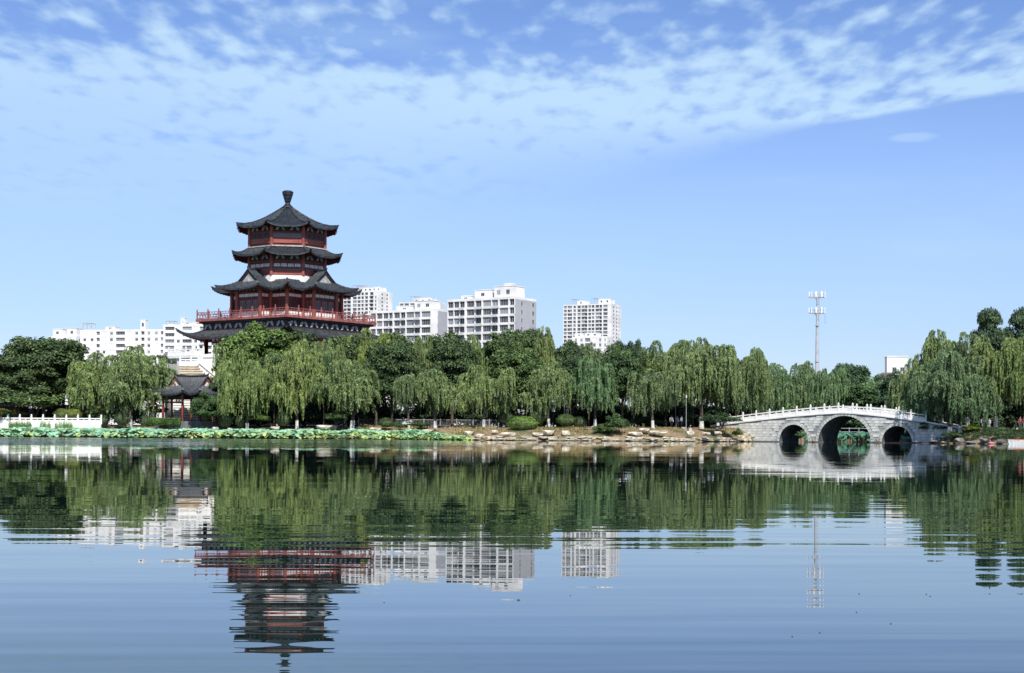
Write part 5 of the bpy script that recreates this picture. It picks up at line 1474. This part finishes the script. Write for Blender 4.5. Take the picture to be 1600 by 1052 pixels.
for px, py, wd, ht, D, lab, tn in [
  (1498, 687, 15, 9, 186, 'blocky grey stone at the water beside the low dark bush', (0.55, 0.6, 0.68)),
  (1517, 691, 16, 5, 184, 'flat grey stone right of the blocky grey one', (0.5, 0.55, 0.6)),
  (1537, 688, 15, 7, 183, 'rounded grey stone left of the pink float', (0.4, 0.45, 0.5)),
  (1487, 693, 12, 4, 187, 'low yellowish stone at the waterline', (0.9, 0.8, 0.55)),
  (1474, 691, 9, 4, 188, 'small yellowish stone by the abutment', (0.9, 0.85, 0.65)),
  (1567, 689, 18, 7, 181, 'dark grey stone right of the pink float', GRY),
  (1459, 690, 14, 5, 190, 'dark stone against the right abutment', GRY),
  (1505, 694, 22, 3, 184.5, 'long low tan stone lying in the shallows', (0.8, 0.65, 0.4)),
  (1445, 693, 16, 4, 191, 'dark flat stone left of the abutment corner', GRY),
  (1271, 687, 7, 8, 197.2, 'grey stone figure-like block on the pier left of the great arch', (0.6, 0.62, 0.6)),
  (1372, 687, 7, 8, 194.0, 'grey block on the pier right of the great arch', (0.6, 0.62, 0.6))]:
    rock(px, py, wd, ht, D, tn, lab, 'stones of the right bank')
# stone steps at the shore
p = at(1052, 671, 197)
o = empty('shore_steps', 'short flight of tan stone steps at the shore left of the lamp post', 'steps', (p.x, 196.5, 0))
for i in range(3):
    b = MB(); b.b2(-1.6, 1.9, i*0.45-0.2, i*0.45+0.25, 0.6, 1.05+i*0.22); b.build('step', M['tan'], o)
b = MB(); b.b2(1.92, 2.3, -0.3, 1.2, 0.5, 1.75); b.build('cheek_stone', M['rock'], o)

# ------------------------------------------------------------------ lamps, poles, fence, people, boats
def lamp_post(px, yt, yb, D, label, white=False):
    p = at(px, yb, D); o = empty('lamp_post', label, 'lamp post', (p.x, D, min(p.z, gz(px, D))), 0, 'slim lamp posts on the promenade')
    H = zat(px, yt, D)-o.location.z
    b = MB(); b.tube([(0, 0, 0), (0, 0, 0.3), (0, 0, 0.31), (0, 0, H-0.5)], [0.09, 0.09, 0.05, 0.04], 8); b.build('pole', M['pole'], o)
    b = MB(); b.lathe([(0.04, H-0.4), (0.09, H-0.36), (0.12, H-0.12), (0.08, H), (0.02, H+0.02)], 10); b.build('lamp_head', M['frame'], o)
    return o
lamp_post(793.5, 613, 660, 198.5, 'slim pale lamp post left of the hedge dome')
lamp_post(881.5, 615, 653, 199, 'slim pale lamp post behind the green-topped shrub')
lamp_post(1072, 618, 676, 196.2, 'tall slim lamp post at the shore steps')
lamp_post(1055.5, 617, 668, 205, 'slim lamp post in shade between the shore steps and the curtain willow')
lamp_post(990, 634, 662, 205, 'short white lamp post in the shade behind the waterside bush')
def lantern(px, yt, tiers, D, label):
    p = at(px, yt, D); zb = gz(px, D); H = p.z-zb
    o = empty('lantern_post', label, 'lantern', (p.x, D, zb), 0, 'white tiered lantern posts')
    hh = 0.40
    b = MB(); b.tube([(0, 0, 0), (0, 0, H-tiers*(hh+0.06))], 0.08, 8); b.build('pole', M['dark'], o)
    for k in range(tiers):
        z1 = H-k*(hh+0.06)
        b = MB(); b.lathe([(0.18, z1-hh), (0.235, z1-hh+0.04), (0.235, z1-0.05), (0.16, z1)], 12); b.build('lantern_shade', M['white'], o)
        b = MB(); b.lathe([(0.12, z1-hh-0.055), (0.25, z1-hh-0.045), (0.25, z1-hh-0.012), (0.12, z1-hh-0.006)], 12); b.build('lantern_collar', M['dark'], o)
lantern(47.5, 623, 3, 201, 'white tiered lantern in front of the pine-like shrub')
lantern(104.3, 617.5, 3, 204, 'white tiered lantern in front of the dark little hall')
lantern(864.5, 639, 1, 200, 'small white lantern left of the green-topped shrub')
lantern(886.5, 628, 4, 203, 'slender stacked white lantern right of the lamp post by the green-topped shrub')
lantern(1008, 641, 2, 204, 'small white lantern in the shade by the white-footed willow')
# park railing behind the willows
fn = empty('park_railing', 'low grey park railing in the shade behind the bank willows', 'fence', (at(560, 681, 203.5).x, 203.5, 1.72))
Lr = at(790, 681, 203.5).x-fn.location.x; npn = 9; q = Lr/npn
pm_ = MB(); pm_.b2(0.05, q-0.05, -0.03, 0.03, 0.9, 0.97); pm_.b2(0.05, q-0.05, -0.03, 0.03, 0.15, 0.21)
for k in range(12): pm_.b2(0.1+k*(q-0.2)/11-0.015, 0.1+k*(q-0.2)/11+0.015, -0.015, 0.015, 0.21, 0.9)
pm_ = pm_.mesh('railing_panel', M['pole']); po_ = MB().b2(-0.05, 0.05, -0.05, 0.05, 0, 1.1).mesh('railing_post', M['pole'])
for k in range(npn+1):
    place('railing_post', po_, fn, (k*q, 0, 0))
    if k < npn: place('railing_panel', pm_, fn, (k*q, 0, 0))
# railing on the far bank seen through the great arch
fn = empty('park_railing', 'wooden walkway railing seen through the great arch of the bridge', 'fence', (at(1312, 681, 250).x, 250.0, 1.0))
pm_ = MB(); pm_.b2(0, 9.5, -0.04, 0.04, 1.15, 1.25); pm_.b2(0, 9.5, -0.04, 0.04, 0.6, 0.68); pm_.build('rail', M['pole'], fn)
po_ = MB().b2(-0.06, 0.06, -0.06, 0.06, -0.8, 1.35).mesh('railing_post', M['pole'])
for k in range(7): place('railing_post', po_, fn, (k*1.58, 0.06, 0))
# little red-roofed shelter by the pavilion
p = at(238.5, 660, 207)
o = empty('notice_shelter', 'tiny shelter with reddish roof left of the pavilion', 'shelter', (p.x, 207, 1.7))
zr = zat(238, 628, 207)-1.7
b = MB(); b.add([(-0.75, -0.5, zr-0.45), (0.75, -0.5, zr-0.45), (0.75, 0.5, zr-0.45), (-0.75, 0.5, zr-0.45), (-0.35, 0, zr), (0.35, 0, zr)], [(0, 1, 5, 4), (1, 2, 5), (2, 3, 4, 5), (3, 0, 4), (3, 2, 1, 0)]); b.build('roof', M['redbright'], o)
for x in (-0.45, 0.45): MB().b2(x-0.06, x+0.06, -0.06, 0.06, 0, zr-0.45).build('post', M['redwall'], o)
MB().b2(-0.38, 0.38, -0.03, 0.03, 0.9, zr-0.6).build('board', M['cream'], o)

def person(px, D, h, shirt, legs, label, face=0.0, hat=None):
    b = base_at(px, D)
    o = empty('person', label, 'person', (b.x, D, b.z+0.02), face, 'people in the park')
    k = h/1.7
    J = [(0, 0, 0.95, .14, .11), (0, 0, 1.18, .15, .10), (0, 0, 1.40, .16, .10), (0, 0, 1.50, .06, .06),
         (-.20, 0, 1.40, .055, .055), (-.25, .02, 1.13, .045, .045), (-.24, -.08, .88, .035, .035),
         (.20, 0, 1.40, .055, .055), (.25, .02, 1.13, .045, .045), (.24, -.08, .88, .035, .035)]
    E = [(0, 1), (1, 2), (2, 3), (2, 4), (4, 5), (5, 6), (2, 7), (7, 8), (8, 9)]
    L2 = [(0, 0, .95, .13, .11), (-.10, 0, .86, .09, .09), (-.11, -.06, .48, .06, .06), (-.11, .03, .09, .045, .045), (-.12, -.12, .04, .04, .035),
          (.10, 0, .86, .09, .09), (.11, .08, .48, .06, .06), (.11, .14, .09, .045, .045), (.12, 0.0, .04, .04, .035)]
    E2 = [(0, 1), (1, 2), (2, 3), (3, 4), (0, 5), (5, 6), (6, 7), (7, 8)]
    def skin(name, JJ, EE, m, c):
        me = bpy.data.meshes.new(name); me.from_pydata([(x*k, y*k, z*k) for x, y, z, *_ in JJ], EE, []); me.materials.append(m)
        ob = place(name, me, o, color=c); md = ob.modifiers.new('skin', 'SKIN')
        for i, v in enumerate(me.skin_vertices[0].data): v.radius = (JJ[i][3]*k, JJ[i][4]*k); v.use_root = (i == 0)
        ob.modifiers.new('sub', 'SUBSURF').levels = 1; ob.modifiers['sub'].render_levels = 1
    skin('shirt', J, E, M['cloth'], shirt); skin('trousers', L2, E2, M['cloth'], legs)
    m = MB(); m.lathe([(0.02, 1.46), (0.055, 1.49), (0.05, 1.54), (0.085, 1.60), (0.09, 1.66), (0.07, 1.72), (0.02, 1.75)], 10)
    m.v = [(x*k, y*k, z*k) for x, y, z in m.v]; m.build('head', M['skin'], o, smooth=True)
    m = MB(); m.lathe([(0.097, 1.64), (0.10, 1.69), (0.075, 1.75), (0.02, 1.775)], 10)
    m.v = [(x*k, y*k+0.012, z*k) for x, y, z in m.v]; m.build('hair' if hat is None else 'hat', M['hair'] if hat is None else M['white'], o, smooth=True)
person(1049, 203, 1.7, (0.8, 0.8, 0.78), (0.05, 0.05, 0.06), 'person in a white shirt standing in the shade left of the stacked willow curtain', 0.4)
person(1058, 204, 1.65, (0.55, 0.5, 0.6), (0.25, 0.24, 0.24), 'person in pale mauve top between the two white shirts', -0.5)
person(1065, 203, 1.7, (0.82, 0.82, 0.82), (0.04, 0.04, 0.05), 'person in a white shirt right of the shaded lamp post', 1.0)
person(957, 204, 1.6, (0.05, 0.35, 0.30), (0.1, 0.1, 0.1), 'person in a teal top behind the waterside bush', 0.2)
person(971, 205, 1.65, (0.75, 0.72, 0.7), (0.1, 0.1, 0.12), 'person in a light top right of the one in teal', 2.0)
person(1535.5, 192, 1.7, (0.6, 0.52, 0.5), (0.5, 0.5, 0.5), 'person in a pinkish grey top on the right bank', 0.3)
person(1545, 193, 1.55, (0.8, 0.8, 0.78), (0.6, 0.6, 0.58), 'person dressed in white beside the one in pinkish grey', -0.6)
person(1594, 190, 1.65, (0.35, 0.08, 0.08), (0.08, 0.08, 0.1), 'person in a dark red top near the right edge', 0.0)
person(516, 206, 1.65, (0.75, 0.75, 0.75), (0.1, 0.1, 0.1), 'person in white top in the shade left of the broad willow', 0.0)

def boat(px, D, L_, rz, hull, seat, label, canopy=None):
    p = at(px, 690, D); o = empty('boat', label, 'boat', (p.x, D, 0), rz, 'small boats moored at the right bank')
    n = 9; vs = []; fs = []
    for i in range(n):
        u = -1+2*i/(n-1); wd = 0.75*(1-abs(u)**3*0.75); sh = 0.45+0.12*u*u
        for x, z in ((-wd, sh), (-wd*0.75, -0.12), (wd*0.75, -0.12), (wd, sh), (wd-0.08, sh), (wd*0.65, 0.1), (-wd*0.65, 0.1), (-wd+0.08, sh)): vs.append((u*L_/2, x, z))
    for i in range(n-1):
        for j in range(8): fs.append((i*8+j, i*8+(j+1) % 8, (i+1)*8+(j+1) % 8, (i+1)*8+j))
    fs += [tuple(range(8))[::-1], tuple(range((n-1)*8, n*8))]
    m = MB(); m.add(vs, fs); m.build('hull', hull, o)
    for x in (-0.25, 0.22): MB().b2(x*L_-0.2, x*L_+0.2, -0.5, 0.5, 0.32, 0.40).build('seat', seat, o)
    m = MB(); m.tube([(L_/2*math.cos(a)*0.93, 0.70*math.sin(a), 0.53) for a in [2*PI*k/20 for k in range(21)]], 0.035, 5, False); m.build('gunwale', seat, o)
    if canopy:
        for x in (-1, 1):
            for y in (-0.5, 0.5): MB().b2(x*L_*0.25-0.025, x*L_*0.25+0.025, y-0.025, y+0.025, 0.3, 1.25).build('canopy_post', M['white'], o)
        MB().b2(-L_*0.3, L_*0.3, -0.65, 0.65, 1.25, 1.32).build('canopy', canopy, o)
boat(1592, 175, 2.5, 0.1, M['white'], M['orange'], 'white rowing boat with orange seats moored at the right edge')
boat(1612, 176, 2.5, -0.1, M['blue'], M['white'], 'blue boat with pale canopy half outside the right edge', M['frame'])
p = at(1549, 690, 182)
o = empty('pedal_float', 'small pink float lying at the right bank among grey stones', 'float', (p.x, 182, 0.0))
b = MB(); b.lathe([(0.3, -0.1), (0.62, 0.05), (0.62, 0.25), (0.35, 0.36), (0.05, 0.4)], 14); b.build('body', M['pink'], o, smooth=True)
b = MB(); b.tube([(-0.15, 0, 0.3), (-0.38, 0, 0.75), (-0.25, 0, 0.88)], [0.18, 0.13, 0.14], 8); b.build('raised_end', M['pink'], o, smooth=True); o.scale = (0.62, 0.62, 0.62)
p = at(1400, 690, 189)
o = place('plank', MB().b2(-2.2, 2.2, -0.12, 0.12, 0.04, 0.12).mesh('plank', M['darkwood']), None, (at(1397, 690, 196).x, 192.2, 0), -BR)
prop(o, 'dark timber floating at the foot of the right arch', 'timber')
p = at(1498, 668, 190)
o = place('floating_debris', MB().lathe([(0.02, -0.01), (0.05, 0.0), (0.03, 0.012)], 7).mesh('floating_debris', M['dark']), None, (2.5, 13.5, 0)); prop(o, 'tiny dark leaf floating on open water at right', 'leaf', 'floating leaves')
for px, py in ((893, 931), (1344, 928), (1283, 989), (1240, 995), (1394, 975), (1449, 929), (1455, 932), (602, 942), (1340, 957)):
    hor = HY+(px-800)*SR; D = CH*F/(py-hor)
    c = o.copy(); col.objects.link(c); c.location = ((px-800)*D/F, D, 0.0); c.scale = (0.05*D/5, 0.05*D/5, 0.2); c.rotation_euler = (0, 0, px)
hor = HY+12*SR; o.location = at(1, 1, 1); D = CH*F/(938-681.5); o.location = ((812-800)*D/F, D, 0); o.scale = (0.12, 0.12, 0.3)
print('objects', len(bpy.data.objects), 'tris~', sum(len(m.polygons) for m in bpy.data.meshes))
